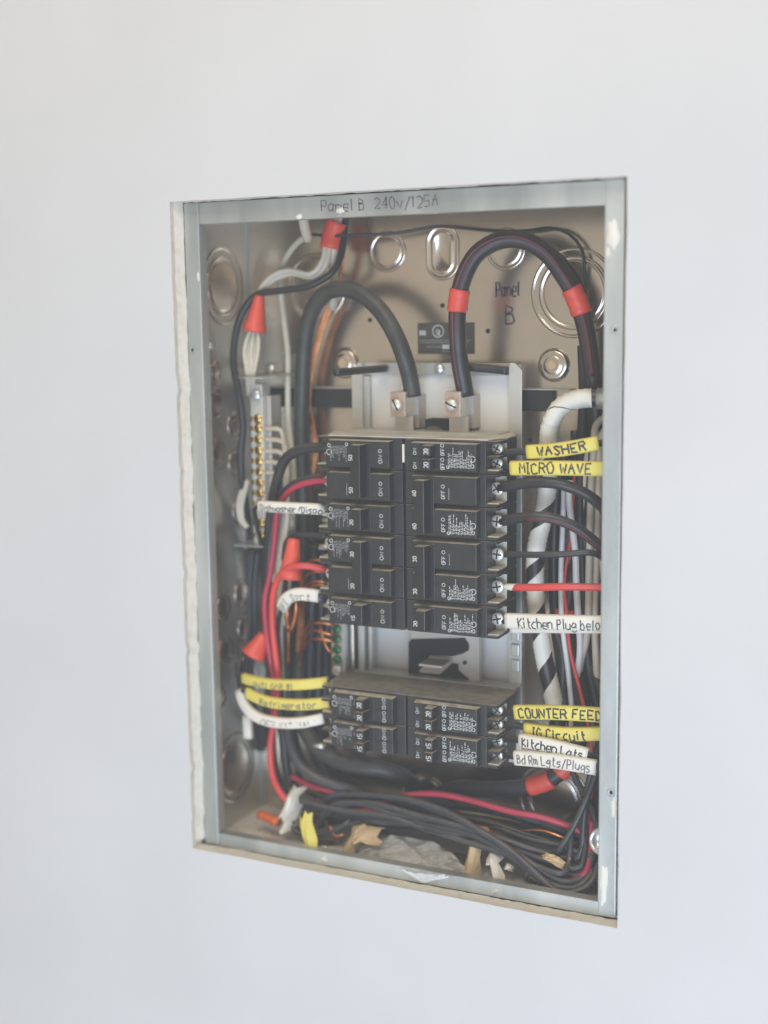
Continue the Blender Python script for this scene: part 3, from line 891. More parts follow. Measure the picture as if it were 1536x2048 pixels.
# ------------------------------------------------------------------ wires at the top left
gl = 'off-white wires leaving the red taped bundle'
o, cT = wire('neutral_wire', [(668, 410, .082), (660, 440, .082), (652, 480, .080), (646, 520, .076), (622, 548, .074), (580, 541, .072), (545, 552, .070), (520, 580, .068), (512, 606, .066)], .0024, 'white',
     'off-white wire leaving the red taped bundle towards the red wire nut', gl)
wire('neutral_wire', [(677, 410, .084), (670, 440, .084), (661, 480, .082), (654, 525, .078), (630, 555, .076), (585, 548, .074), (548, 560, .072), (524, 586, .070), (516, 608, .068)], .0024, 'white',
     'off-white wire leaving the red taped bundle towards the red wire nut', gl)
o, cW = wire('neutral_wire', [(686, 410, .086), (679, 440, .086), (671, 480, .084), (665, 520, .084), (668, 560, .090), (664, 620, .096)], .0036, 'white', 'off-white wire dropping from the red tape behind the arched cable')
wire('hot_wire', [(695, 410, .088), (690, 450, .086), (683, 505, .080), (664, 545, .072), (618, 572, .068), (560, 582, .066), (514, 590, .064), (485, 625, .062), (470, 675, .060), (467, 730, .058), (478, 790, .056),
                  (486, 850, .058), (482, 905, .060), (484, 960, .064), (492, 1010, .074), (498, 1060, .084), (500, 1100, .09)], .0030, 'blackpvc', 'black wire sweeping from the top bundle down past the brass screw bar')
tp = catmull(path([(674, 444, .083), (665, 472, .082), (660, 497, .080)]), .002)
t_ = props(mk('red_tape_wrap', tube(tp, .0088, 20), 'tape', None, smooth=True), 'red tape wrapped round the wire bundle under the top rail', 'tape')
wire('cable_sheath', [(606, 425, .050), (608, 445, .056), (614, 470, .066), (616, 478, .070)], .0042, 'white', 'stub of pale cable sheath hanging from the top panel')
wire('neutral_wire', [(614, 470, .070), (588, 492, .078), (566, 530, .084), (561, 580, .086), (568, 640, .086), (576, 710, .086), (576, 780, .086), (578, 850, .086), (586, 920, .084), (588, 980, .084)], .0026, 'white',
     'single off-white wire running down left of the arched cable')
for k in range(4):
    d = k * 5
    wire('ground_wire', [(689 + k, 420, .092), (686 + k, 490, .092), (682, 545, .094), (668 - k * 3, 600, .096), (640 - d * .5, 680, .098), (622 - d * .6, 770, .098), (622 + d * .4, 850, .098), (628 + d * .5, 905, .100),
                           (612 + d * .4, 980, .103), (600 + d * .3, 1060, .104), (596 + d * .3, 1150, .104), (590 + d * .3, 1240, .100), (582 + d * .3, 1310, .094), (580 + d * .3, 1380, .092)], .0012, 'copper',
         'bare copper wire running down behind the arched feeder cable', 'bare copper wires behind the feeder cable', step=.006, seg=8)
wire('thin_wire', [(618, 468, .078), (660, 472, .076), (715, 470, .080), (790, 466, .088), (850, 456, .094), (885, 452, .096), (930, 456, .096), (985, 461, .096), (1050, 462, .098), (1100, 456, .098), (1138, 468, .098),
                   (1164, 500, .098), (1170, 550, .100), (1172, 620, .102), (1166, 690, .102), (1160, 770, .102)], .0013, 'blackpvc', 'thin black wire draped across the top of the enclosure', step=.006, seg=8)

# wire nuts
def wire_nut(a, b_, r0, r1, label, m_='nut'):
    a, b_ = Vector(a), Vector(b_)
    L = (b_ - a).length
    prof = [(.0001, 0), (r0 * .8, .0004), (r0, .0015), (r0 + (r1 - r0) * .3, L * .35), (r0 + (r1 - r0) * .75, L * .75), (r1, L * .86), (r1 * 1.02, L), (r1 * .8, L), (r1 * .75, L * .8)]
    V, Fc = lathe(prof, 24, a, b_ - a)
    for i, (r, h) in enumerate(prof[2:6]):      # grip ribs
        for k in range(24):
            j = (i + 2) * 24 + k
            cc = a + (b_ - a).normalized() * h
            V[j] = cc + (V[j] - cc) * (1.06 if k % 2 else .96)
    return props(mk('wire_nut', (V, Fc), m_, None, smooth=True), label, 'wire nut', 'red wire nuts')
wire_nut(P(519, 590, .062), P(508, 664, .060), .0040, .0094, 'red wire nut above the cluster of off-white wires')
for k in range(5):
    s = (k - 2)
    wire('neutral_wire', [(509 + s * 2.4, 650, .060 + .002 * (k % 2)), (505 + s * 6.0, 682, .058 + .003 * (k % 2)), (502 + s * 6.6, 706, .057 + .003 * (k % 2)), (501 + s * 4, 738, .056), (501 + s * 3, 762, .060), (501 + s * 2, 790, .068)], .0019, 'white',
         'off-white wire hanging out of the red wire nut by the bracket', 'off-white wires under the red wire nut')
wire_nut(P(588, 1076, .040), P(580, 1158, .036), .0050, .0092, 'upright red wire nut beside the breakers above the GFI tag')
wire_nut(P(530, 1268, .052), P(506, 1312, .046), .0050, .0105, 'tilted red wire nut in front of the left panel')

# white jumpers from the neutral bar
for k, v in enumerate((857, 879, 902, 924, 946)):
    e = [(566, 878), (570, 890), (566, 915), (572, 925), (570, 945)][k]
    wire('neutral_jumper', [(530, v, .066), (546, v, .064), (558 + (4 if k < 3 else 0), v + 3, .064), (e[0] + 2, e[1] + 8, .066), (574, 960 + 4 * k, .064), (574 - 3 * k, 1040, .056 + .002 * k), (566 - 3.5 * k, 1130, .054 + .002 * k), (558 + 3 * k, 1220, .062), (564 + 3 * k, 1300, .074), (570 + k, 1400, .088), (568 + 2 * k, 1500, .09)],
         .0021, 'white', 'off-white wire hooking out of the brass screw bar and running down', 'off-white wires from the neutral bar')
for k in range(3):
    wire('neutral_wire', [(496, 960, .066), (482 + k * 4, 985, .066), (476 + k * 4, 1010, .066), (480 + k * 3, 1040, .066), (494 + k, 1054, .066)], .0020, 'white',
         'off-white wire bulging left of the brass screw bar', 'off-white loops left of the neutral bar')

# ------------------------------------------------------------------ wires of the left breakers
wire('hot_wire', [(660, 893, .036), (630, 895, .036), (595, 902, .036), (570, 920, .038), (556, 955, .042), (546, 1000, .048), (538, 1060, .056), (534, 1150, .064), (540, 1260, .072), (556, 1380, .076), (566, 1470, .078), (580, 1560, .08), (620, 1600, .08)], .0044, 'blackpvc',
     'thick black wire entering the end of the uppermost two-pole breaker')
wire('hot_wire', [(660, 952, .040), (620, 956, .040), (585, 968, .042), (563, 992, .046), (549, 1030, .050), (540, 1090, .054), (536, 1170, .056), (534, 1260, .058), (538, 1340, .062), (545, 1440, .07), (550, 1530, .075), (575, 1590, .078)], .0028, 'blackpvc',
     'thinner black wire running just above the magenta red wire')
wire('red_wire', [(660, 960, .038), (625, 963, .038), (590, 974, .040), (566, 998, .044), (554, 1030, .048), (548, 1090, .052), (540, 1150, .054), (530, 1200, .052), (533, 1260, .050), (541, 1320, .050), (548, 1370, .052), (546, 1420, .054), (543, 1480, .058), (546, 1540, .064), (560, 1590, .07)], .0026, 'pink',
     'magenta red wire curving from the upper left breaker down to the bottom')
wire('red_wire', [(652, 1139, .040), (625, 1133, .034), (600, 1131, .030), (575, 1137, .030), (556, 1158, .034), (546, 1195, .038), (545, 1250, .042), (551, 1310, .044), (556, 1360, .046), (550, 1430, .050), (541, 1490, .052), (545, 1550, .050), (562, 1588, .048), (580, 1606, .05)], .0029, 'red',
     'bright red wire crossing the upright wire nut and dropping to the bottom left')
wire('hot_wire', [(655, 1072, .044), (620, 1070, .044), (592, 1070, .044), (576, 1080, .046), (570, 1100, .050), (568, 1150, .058), (572, 1250, .066), (578, 1380, .074), (584, 1480, .078), (600, 1560, .08)], .0026, 'blackpvc',
     'black wire arching over the upright red wire nut')
for k, v in enumerate((1120, 1143, 1163, 1170)):
    wire('ground_wire', [(655, v + 1, .050), (632, v, .047), (618, v + 3 + k, .050), (606, v + 24, .060), (598 + k * 3, 1235, .074), (592 + k * 3, 1330, .082), (590 + k * 2, 1420, .086)], .0013, 'copper',
         'short bare copper end beside the breakers above the GFI tag', 'bare copper ends beside the breakers', seg=8)
for k, (v, v2) in enumerate(((1248, 1250), (1262, 1270), (1280, 1283))):
    wire('ground_wire', [(670, v2, .062), (648, v2 - 4, .058), (628, v - 2, .060), (612, v + 10, .068), (600, 1320, .078), (596, 1400, .084)], .0013, 'copper',
         'bare copper wire ending at a green ground screw', 'bare copper wires at the green screws', seg=8)
wire('ground_wire', [(664, 1308, .060), (652, 1292, .058), (644, 1265, .060), (640, 1240, .066)], .0012, 'copper', 'curled copper end hanging left of the green screws', seg=8)
wire('ground_wire', [(586, 1180, .050), (592, 1205, .046), (590, 1235, .048), (580, 1262, .052), (574, 1235, .056), (578, 1205, .058), (576, 1330, .07)], .0020, 'copper', 'curled dark copper loop under the GFI tag', seg=8)
# dark cables going down on the left
for k, (u, y, r) in enumerate(((622, .092, .0058), (640, .096, .0045), (586, .094, .0040), (655, .098, .0040))):
    wire('hot_wire', [(u + 6, 1090, y), (u + 4, 1180), (u, 1290), (u - 4, 1400), (u + 4, 1480, y - .008), (u + 30, 1545, y - .012), (u + 70, 1585, y - .012)], r, 'blackpvc',
         'dark wire running down behind the tags beside the lower breakers', 'dark wires behind the left tags')
wire('hot_wire', [(572, 1440, .066), (580, 1490, .060), (600, 1532, .056), (640, 1560, .056), (690, 1576, .060), (740, 1590, .066), (800, 1610, .07)], .0048, 'greypvc', 'dusty black wire curving below the thick arched cable at bottom left')
for k, (u, y) in enumerate(((505, .085), (515, .080), (498, .092))):
    wire('hot_wire', [(u, 1100, y), (u - 6, 1180), (u - 4, 1260), (u - 12, 1340), (u - 8, 1400), (u + 6, 1460, .098), (u + 12, 1500, .104)], .0026, 'blackpvc', 'black wire running down in front of the left side panel', 'black wires by the left side panel')

# ------------------------------------------------------------------ wires of the right breakers
XT = .044
wire('hot_wire', [(1000, 905, .040), (1025, 903, .038), (1062, 902, .0375), (1120, 899, .0355), (1190, 888, .040), (1222, 890, .048), (1232, 930, .064), (1222, 1000, .082), (1212, 1080, .092)], .0026, 'blackpvc', 'black wire threaded through the yellow WASHER tag')
wire('hot_wire', [(1000, 930, .040), (1028, 935, .036), (1110, 937, .034), (1222, 938, .040), (1238, 970, .058), (1228, 1040, .078), (1214, 1120, .092)], .0026, 'blackpvc', 'black wire threaded through the yellow MICRO WAVE tag')
wire('hot_wire', [(1000, 974, .040), (1025, 970, .038), (1065, 965, .036), (1110, 967, .036), (1150, 979, .040), (1185, 998, .046), (1215, 1030, .056), (1226, 1080, .070), (1218, 1160, .084), (1210, 1240, .090)], .0043, 'blackpvc', 'thick black wire from the two-pole breaker under the MICRO WAVE tag')
o, c = wire('hot_wire', [(1003, 1042, .040), (1028, 1037, .038), (1065, 1033, .036), (1105, 1037, .038), (1145, 1052, .042), (1180, 1077, .048), (1212, 1108, .056), (1225, 1150, .070), (1218, 1220, .084), (1210, 1300, .090)], .0041, 'blackpvc', 'thick black wire with a faint red stripe, second under the MICRO WAVE tag')
mk('red_stripe', tube([p + Vector((0, -.0032, -.0016)) for p in c[4:]], .0012, 8), 'darkred', o, smooth=True)
wire('hot_wire', [(1000, 1108, .040), (1030, 1108, .038), (1080, 1109, .036), (1130, 1108, .038), (1175, 1105, .042), (1200, 1112, .048), (1224, 1138, .060), (1226, 1200, .078), (1212, 1300, .088)], .0025, 'blackpvc', 'thin straight black wire just above the bright red breaker wire')
o, c = wire('red_wire', [(1026, 1174, .038), (1070, 1174, .036), (1120, 1173, .036), (1170, 1174, .040), (1222, 1179, .046), (1238, 1210, .060), (1226, 1290, .080), (1210, 1380, .088)], .0029, 'red', 'bright red straight wire with a white tip on its breaker screw')
mk('white_tip', tube(catmull(path([(1009, 1173, .039), (1020, 1174, .038), (1036, 1174, .038)]), .002), lambda t: .0020 + .0007 * min(1, t * 3), 12), 'tagwhite', o, smooth=True)
wire('hot_wire', [(1000, 1240, .040), (1020, 1243, .037), (1100, 1246, .036), (1220, 1248, .040), (1238, 1280, .056), (1226, 1360, .076), (1212, 1440, .084)], .0024, 'blackpvc', 'black wire threaded through the white Kitchen Plug tag')
wire('hot_wire', [(1000, 1425, .042), (1030, 1424, .038), (1120, 1425, .036), (1220, 1430, .041), (1236, 1460, .056), (1224, 1530, .074), (1206, 1620, .080)], .0025, 'blackpvc', 'black wire threaded through the yellow COUNTER FEED tag')
wire('hot_wire', [(1000, 1450, .042), (1030, 1450, .040), (1060, 1456, .040), (1130, 1466, .040), (1220, 1467, .044), (1234, 1500, .058), (1222, 1570, .074), (1204, 1650, .080)], .0025, 'blackpvc', 'black wire threaded through the yellow IG Circuit tag')
wire('hot_wire', [(1000, 1480, .042), (1022, 1478, .038), (1050, 1482, .034), (1110, 1494, .032), (1180, 1510, .036), (1214, 1535, .048), (1224, 1590, .064), (1206, 1670, .078)], .0024, 'blackpvc', 'black wire threaded through the white Kitchen lights tag')
wire('hot_wire', [(1000, 1510, .042), (1022, 1512, .034), (1045, 1516, .030), (1110, 1523, .028), (1196, 1534, .032), (1217, 1556, .046), (1224, 1610, .062), (1204, 1690, .076)], .0024, 'blackpvc', 'black wire threaded through the white bedroom lights tag')
# vertical runs at the right
gr = 'off-white wires running down the right side'
lb = 'off-white wire running down beside the right rail'
wire('neutral_wire', [(1215, 830, .080), (1192, 850, .082), (1188, 900, .082), (1182, 980, .080), (1180, 1060, .078), (1178, 1150, .078), (1177, 1230, .078), (1172, 1280, .080), (1160, 1330, .084), (1154, 1400, .088)], .0029, 'white', lb, gr)
wire('neutral_wire', [(1218, 850, .084), (1200, 880, .084), (1198, 960, .084), (1195, 1060, .082), (1192, 1150, .082), (1189, 1230, .082), (1191, 1290, .084), (1194, 1370, .086), (1190, 1450, .088)], .0029, 'white', lb, gr)
wire('neutral_wire', [(1210, 860, .090), (1178, 900, .092), (1168, 980, .092), (1166, 1080, .090), (1166, 1180, .090), (1162, 1260, .092), (1146, 1340, .094)], .0026, 'white', 'off-white wire deepest behind the pair beside the right rail')
wire('grey_wire', [(1128, 960, .086), (1126, 1040, .084), (1122, 1140, .082), (1124, 1240, .082), (1136, 1340, .080), (1144, 1420, .080)], .0022, 'coolwhite', 'pale grey thin wire next to the white taped cable')
wire('neutral_wire', [(1222, 1080, .070), (1206, 1110, .074), (1208, 1160, .078), (1214, 1230, .082)], .0024, 'white', 'short off-white wire peeping out behind the right rail')
wire('neutral_wire', [(1140, 960, .078), (1138, 1000, .076), (1145, 1055, .074), (1151, 1110, .074), (1153, 1170, .074), (1156, 1230, .074), (1160, 1300, .078), (1150, 1380, .084)], .0027, 'coolwhite', 'cool white wire hanging between the black wires at right')
wire('red_wire', [(1150, 940, .092), (1142, 1070, .088), (1131, 1140, .086), (1129, 1180, .084), (1133, 1225, .080), (1140, 1300, .076), (1160, 1380, .074), (1178, 1460, .074), (1186, 1540, .074), (1180, 1640, .070), (1172, 1700, .064), (1170, 1740, .056), (1150, 1764, .05), (1120, 1762, .048), (1080, 1752, .046)], .0014, 'red', 'thin red wire hanging beside the white taped cable at right')
gk = 'black wires running down the right side'
lk = 'black wire running down beside the right rail'
for k, pts in enumerate(([(1060, 478, .086), (1112, 508, .088), (1158, 566, .090), (1180, 650, .094), (1190, 760, .096), (1200, 860, .096), (1206, 960, .094), (1210, 1100, .09)],
                         [(1165, 690, .100), (1168, 800, .098), (1160, 960, .092), (1162, 1080, .090), (1168, 1200, .090), (1176, 1320, .088), (1196, 1420, .086), (1202, 1520, .084), (1196, 1640, .080)],
                         [(1130, 900, .098), (1112, 1000, .096), (1108, 1120, .096), (1112, 1250, .092), (1122, 1320, .086), (1128, 1400, .082), (1124, 1480, .080)],
                         [(1150, 860, .100), (1152, 980, .096), (1160, 1140, .094), (1170, 1240, .092), (1182, 1330, .088), (1206, 1400, .082), (1212, 1500, .078)])):
    wire('hot_wire', pts, (.0030, .0042, .0046, .0036)[k], 'blackpvc', ['thin black wire hugging the outer side of the red striped loop', 'black wire passing behind the off-white pair by the right rail', 'thick black wire directly beside the white taped cable', 'black wire between the cool white wire and the off-white pair'][k], gk)
wire('grey_wire', [(1110, 1262, .084), (1124, 1300, .082), (1126, 1350, .080), (1122, 1420, .078), (1124, 1500, .074), (1146, 1548, .068), (1166, 1585, .064), (1184, 1620, .060), (1196, 1660, .058)], .0026, 'greypvc', 'grey black wire slanting down below the bedroom lights tag')
wire('hot_wire', [(1200, 1470, .058), (1186, 1530, .056), (1174, 1580, .054), (1168, 1640, .050), (1164, 1700, .048), (1150, 1722, .046)], .0026, 'greypvc', 'dusty black wire hanging straight down to the bottom right')
wire('hot_wire', [(1210, 1480, .060), (1192, 1545, .054), (1172, 1600, .048), (1148, 1652, .044), (1125, 1690, .042), (1112, 1706, .044), (1090, 1708, .05)], .0024, 'greypvc', 'dusty black wire slanting across the others at bottom right')
for k in range(4):
    wire('hot_wire', [(1208 - 4 * k, 1540, .070 + k * .005), (1200 - 5 * k, 1600), (1196 - 5 * k, 1660), (1192 - 4 * k, 1720), (1180 - 6 * k, 1750 - 4 * k)], .0030, 'blackpvc', 'black wire gathered in the lower right corner', 'black wires gathered in the lower right corner')

# ------------------------------------------------------------------ bundle along the bottom
gbk = 'black wires lying along the bottom of the enclosure'
lbk = 'black wire lying along the bottom of the enclosure'
bund = [
    [(585, 1598, .060), (660, 1603, .056), (740, 1596, .052), (820, 1602, .048), (900, 1630, .042), (970, 1668, .038), (1040, 1712, .034), (1095, 1748, .032), (1135, 1764, .034), (1168, 1752, .042), (1186, 1710, .05)],
    [(630, 1618, .058), (665, 1592, .054), (720, 1590, .050), (800, 1596, .046), (880, 1618, .042), (950, 1655, .036), (1020, 1700, .032), (1070, 1745, .028), (1110, 1780, .026), (1145, 1786, .028), (1182, 1766, .036), (1200, 1720, .05)],
    [(590, 1612, .060), (640, 1618, .056), (690, 1634, .052), (760, 1644, .048), (850, 1650, .046), (930, 1664, .042), (1010, 1704, .036), (1070, 1750, .030), (1120, 1775, .030), (1160, 1772, .036), (1190, 1738, .048)],
    [(640, 1660, .054), (652, 1628, .050), (690, 1608, .046), (750, 1608, .044), (830, 1630, .042), (920, 1652, .040), (1010, 1680, .040), (1080, 1704, .044), (1130, 1716, .048), (1185, 1706, .056)],
    [(582, 1630, .056), (584, 1650, .050), (604, 1662, .046), (640, 1664, .044), (700, 1650, .046), (780, 1642, .050), (870, 1632, .054), (960, 1640, .056), (1050, 1668, .058), (1120, 1688, .062), (1180, 1690, .068)],
    [(600, 1590, .070), (700, 1602, .068), (800, 1600, .066), (900, 1606, .066), (1000, 1622, .066), (1100, 1650, .068), (1180, 1680, .072)],
    [(610, 1606, .074), (720, 1620, .072), (840, 1626, .070), (960, 1642, .070), (1060, 1662, .072), (1150, 1680, .076)],
    [(600, 1636, .064), (680, 1644, .060), (760, 1660, .060), (860, 1664, .060), (960, 1668, .060), (1060, 1690, .060), (1140, 1712, .062)],
    [(960, 1690, .048), (1020, 1700, .046), (1060, 1728, .042), (1110, 1760, .038), (1150, 1770, .040), (1188, 1745, .05)],
    [(930, 1680, .052), (990, 1684, .050), (1040, 1692, .052), (1085, 1712, .052), (1140, 1720, .054), (1190, 1700, .06)],
]
bl = ['grey black bottom wire that sags before the scraps and turns up at the bushing', 'lowest grey black wire, looping deepest into the bottom right corner',
      'grey black bottom wire starting at the crumpled white tag end and dipping low', 'grey black bottom wire that arches up behind the torn cardboard',
      'black bottom wire curling round under the crumpled white tag end', 'thick black bottom wire just under the arching magenta wire', 'second thick black bottom wire, under the first thick one',
      'medium black bottom wire behind the plastic bag', 'short black bottom wire starting behind the upright cardboard strip', 'short thin black bottom wire crossing the copper bits']
for k, pts in enumerate(bund):
    r = (.0027, .0028, .0027, .0026, .0027, .0048, .0046, .0034, .0030, .0026)[k]
    wire('hot_wire', [(u, v, y) for u, v, y in pts], r, 'greypvc' if k < 4 else 'blackpvc', bl[k], gbk)
nest = 'thin black wires nested along the bottom'
rs = random.Random(11)
for k in range(16):
    a = rs.uniform(0, 1)
    u0 = rs.choice((590, 600, 620, 660, 700, 760, 840))
    u1 = rs.choice((1150, 1165, 1180, 1190, 1120))
    y0 = rs.uniform(.036, .066)
    pts = []
    n_ = 6
    for j in range(n_ + 1):
        t = j / n_
        u = u0 + (u1 - u0) * t
        low = 1600 + (u - 590) * .10 + (55 + 40 * a) * t * t
        v = low + 26 * a + rs.uniform(-11, 11) - (16 if j == 0 else 0)
        pts.append((u, v, y0 + .012 * (1 - t) + rs.uniform(-.004, .004) - .008 * t * a))
    pts += [(u1 + 18, pts[-1][1] - 26, y0 + .006), (u1 + 22, pts[-1][1] - 90, y0 + .016)] if k % 2 else []
    wire('hot_wire', pts, rs.choice((.0017, .0020, .0024)), 'greypvc' if k % 3 else 'blackpvc', 'thin dark wire in the tangled nest along the bottom', nest, seg=8)
wire('hot_wire', [(586, 1620, .046), (580, 1642, .042), (592, 1664, .040), (630, 1670, .040), (672, 1660, .042), (700, 1640, .046)], .0020, 'greypvc', 'dark wire looping round the yellow tag end', seg=8)
wire('hot_wire', [(640, 1650, .05), (652, 1620, .046), (690, 1604, .044), (740, 1612, .044), (790, 1628, .044), (860, 1640, .046)], .0020, 'greypvc', 'dark wire arching up from behind the torn cardboard', seg=8)
wire('red_wire', [(583, 1552, .066), (620, 1570, .062), (660, 1582, .058), (720, 1596, .056), (770, 1600, .052), (820, 1590, .050), (880, 1588, .050), (950, 1602, .050), (1020, 1622, .050), (1080, 1634, .052), (1130, 1650, .056), (1168, 1670, .06), (1182, 1710, .062)], .0027, 'pink',
     'magenta red wire arching over the bottom bundle')
wire('red_wire', [(640, 1616, .056), (690, 1622, .054), (750, 1622, .056), (820, 1632, .052), (880, 1645, .050), (930, 1650, .054), (990, 1660, .06)], .0025, 'red', 'red wire half buried in the bottom bundle')
wire('red_wire', [(600, 1588, .072), (680, 1600, .070), (760, 1606, .066), (840, 1612, .066), (920, 1628, .07)], .0024, 'pink', 'second magenta red wire low in the bottom bundle')
wire('red_wire', [(1183, 1640, .060), (1180, 1690, .054), (1176, 1730, .046), (1164, 1752, .042), (1140, 1764, .040)], .0034, 'pink', 'short magenta red wire bending in the lower right corner')
wire('neutral_wire', [(1020, 1700, .066), (1080, 1708, .064), (1130, 1712, .064), (1180, 1706, .07)], .0030, 'white', 'off-white wire showing under the bottom bundle at right')
for k, pts in enumerate(([(1040, 1662, .058), (1080, 1660, .054), (1120, 1672, .054), (1160, 1690, .06)], [(1104, 1712, .044), (1120, 1722, .042), (1134, 1726, .041), (1142, 1714, .043)],
                         [(660, 1650, .044), (664, 1662, .042), (672, 1672, .040), (690, 1668, .042)], [(630, 1648, .056), (648, 1640, .054), (656, 1652, .054)], [(970, 1688, .05), (1000, 1682, .048), (1030, 1688, .05)])):
    wire('copper_scrap', pts, .0011, 'copper', 'bit of bare copper wire among the bottom bundle', 'copper bits in the bottom bundle', cat='copper wire', seg=8)

# ------------------------------------------------------------------ tags
def tag(pts, hh, m_, text, label, ink='ink', t0=.06, t1=.95, th=.5, name='wire_tag', wd=.0007, off=0.0, split=None, thick=.0031, jit=.38):
    c = catmull(path(pts), .003)
    V, Fc = [], []
    n = len(c)
    T_, U_, N_ = [], [], []
    acc = [0.0]
    for i in range(n):
        t = (c[min(i + 1, n - 1)] - c[max(i - 1, 0)]).normalized()
        f = Vector((0, -1, 0))
        f = (f - t * f.dot(t)).normalized()
        u = t.cross(f)
        if u.z < 0 and abs(t.x) > .3: u = -u
        T_.append(t); U_.append(u); N_.append(f)
        if i: acc.append(acc[-1] + (c[i] - c[i - 1]).length)
    SGm = 16
    for i in range(n):
        for k in range(SGm):
            an = 2 * pi * k / SGm
            ca, sa = cos(an), sin(an)
            uu = math.copysign(abs(sa) ** .45, sa) * hh
            ff = math.copysign(abs(ca) ** .7, ca) * thick
            V.append(c[i] + U_[i] * uu + N_[i] * ff)
    for i in range(n - 1):
        for k in range(SGm):
            Fc.append([i * SGm + k, i * SGm + (k + 1) % SGm, (i + 1) * SGm + (k + 1) % SGm, (i + 1) * SGm + k])
    o = props(mk(name, (V, Fc), m_, None, smooth=True), label, 'wire tag')
    sol = o.modifiers.new('thickness', 'SOLIDIFY')
    sol.thickness = .0006
    sol.offset = -1
    tot = acc[-1]
    def mp(s, h):
        s = min(max(s, 0), tot - 1e-5)
        i = 0
        while i < n - 2 and acc[i + 1] < s: i += 1
        f = (s - acc[i]) / max(acc[i + 1] - acc[i], 1e-9)
        hh_ = max(-.98, min(.98, h / hh))
        bul = thick * (max(0, 1 - abs(hh_) ** (1 / .45 * 2)) ** .5) ** .7
        return c[i].lerp(c[i + 1], f) + U_[i].lerp(U_[i + 1], f) * h + N_[i].lerp(N_[i + 1], f) * (bul + .00035)
    H = hh * 2 * th
    st, W = strokes(text, H, jit)
    k = (t1 - t0) * tot / max(W, 1e-6)
    st = [[(t0 * tot + x * k, y - H * .5 + off * hh) for x, y in q] for q in st]
    if text: mk('lettering', ribbon(st, mp, wd), ink, o)
    return o
tag([(1055, 904, .036), (1120, 899, .034), (1198, 886, .038)], .0054, 'yellow', 'WASHER', 'yellow wire tag lettered WASHER', t0=.18, t1=.86, th=.62, wd=.0014)
tag([(1022, 936, .034), (1110, 936, .032), (1218, 938, .036)], .0056, 'yellow', 'MICRO WAVE', 'yellow wire tag lettered MICRO WAVE', t0=.11, t1=.86, th=.68, wd=.0012)
tag([(1012, 1241, .036), (1100, 1244, .034), (1222, 1247, .038)], .0060, 'tagwhite', 'Kitchen Plug below', 'long white wire tag lettered Kitchen Plug', t0=.14, t1=.97, th=.62, wd=.0009, off=-.15)
tag([(1022, 1257, .041), (1100, 1257, .040), (1222, 1258, .042)], .0034, 'tagwhite', '', 'narrow blank white tag strip under the Kitchen Plug tag')
tag([(1030, 1424, .036), (1120, 1425, .034), (1222, 1431, .038)], .0058, 'yellow', 'COUNTER FEED', 'yellow wire tag lettered COUNTER FEED', t0=.06, t1=.93, th=.62, wd=.0013)
tag([(1050, 1457, .040), (1100, 1465, .038), (1150, 1468, .038), (1222, 1466, .042)], .0056, 'yellow', 'IG Circuit', 'yellow wire tag lettered IG Circuit', t0=.12, t1=.74, th=.66, wd=.0012, off=-.1)
tag([(1040, 1480, .034), (1100, 1491, .031), (1176, 1510, .033)], .0055, 'tagwhite', 'Kitchen Lgts', 'white wire tag lettered Kitchen Lgts', t0=.06, t1=.96, th=.62, wd=.0011, off=-.1)
tag([(1030, 1515, .030), (1110, 1522, .027), (1193, 1535, .030)], .0060, 'tagwhite', 'Bd Rm Lgts/Plugs', 'white wire tag lettered Bd Rm Lgts/Plugs', t0=.05, t1=.95, th=.58, wd=.0009, ink='fadedink')
tag([(519, 1012, .030), (570, 1015, .028), (636, 1018, .032), (656, 1021, .040)], .0046, 'tagwhite', 'Dishwasher/Dispos', 'white wire tag lettered Dishwasher', t0=.05, t1=.96, th=.58, wd=.0008, off=-.2)
tag([(564, 1216, .040), (570, 1203, .036), (582, 1192, .034), (602, 1188, .033), (638, 1192, .036)], .0054, 'tagwhite', 'GFI  Sprt', 'short bent white wire tag lettered GFI', t0=.05, t1=.88, th=.5, wd=.0006, off=-.25, ink='fadedink')
tag([(487, 1356, .036), (510, 1362, .032), (545, 1368, .030), (600, 1369, .030), (656, 1364, .036)], .0046, 'yellow', 'outl GAR #1', 'yellow wire tag lettered with a number 1', t0=.18, t1=.66, th=.55, wd=.0007, ink='fadedink', off=-.2)
tag([(494, 1384, .034), (512, 1394, .031), (545, 1405, .029), (600, 1409, .029), (660, 1405, .034)], .0048, 'yellow', 'Refrigerator', 'yellow wire tag lettered Refrigerator', t0=.22, t1=.88, th=.55, wd=.0008, off=-.1, ink='fadedink')
tag([(480, 1380, .040), (487, 1404, .036), (503, 1426, .032), (530, 1440, .030), (570, 1446, .030), (610, 1444, .031), (648, 1436, .036)], .0048, 'tagwhite', 'OFF KIT WALL', 'white curved wire tag lettered KIT beside the lower left breakers', t0=.40, t1=.97, th=.6, wd=.0006, off=-.4, ink='fadedink')
for pts, lab in (([(656, 1021, .04), (630, 1018, .034), (520, 1012, .031), (512, 1040, .045), (525, 1100, .06)], 'black wire threaded through the white Dishwasher tag'),
                 ([(660, 1364, .038), (600, 1369, .031), (490, 1357, .036), (478, 1340, .046), (486, 1280, .06)], 'black wire threaded through the yellow number 1 tag'),
                 ([(664, 1405, .036), (600, 1409, .030), (496, 1386, .034), (484, 1370, .044), (480, 1310, .06)], 'black wire threaded through the Refrigerator tag'),
                 ([(656, 1434, .038), (610, 1444, .032), (530, 1440, .031), (490, 1408, .036), (480, 1376, .044), (474, 1330, .06)], 'black wire threaded through the white KIT tag'),
                 ([(650, 1194, .038), (602, 1188, .034), (566, 1212, .040), (556, 1260, .05), (560, 1340, .06)], 'black wire threaded through the white GFI tag')):
    wire('hot_wire', pts, .0019, 'blackpvc', lab, seg=8)
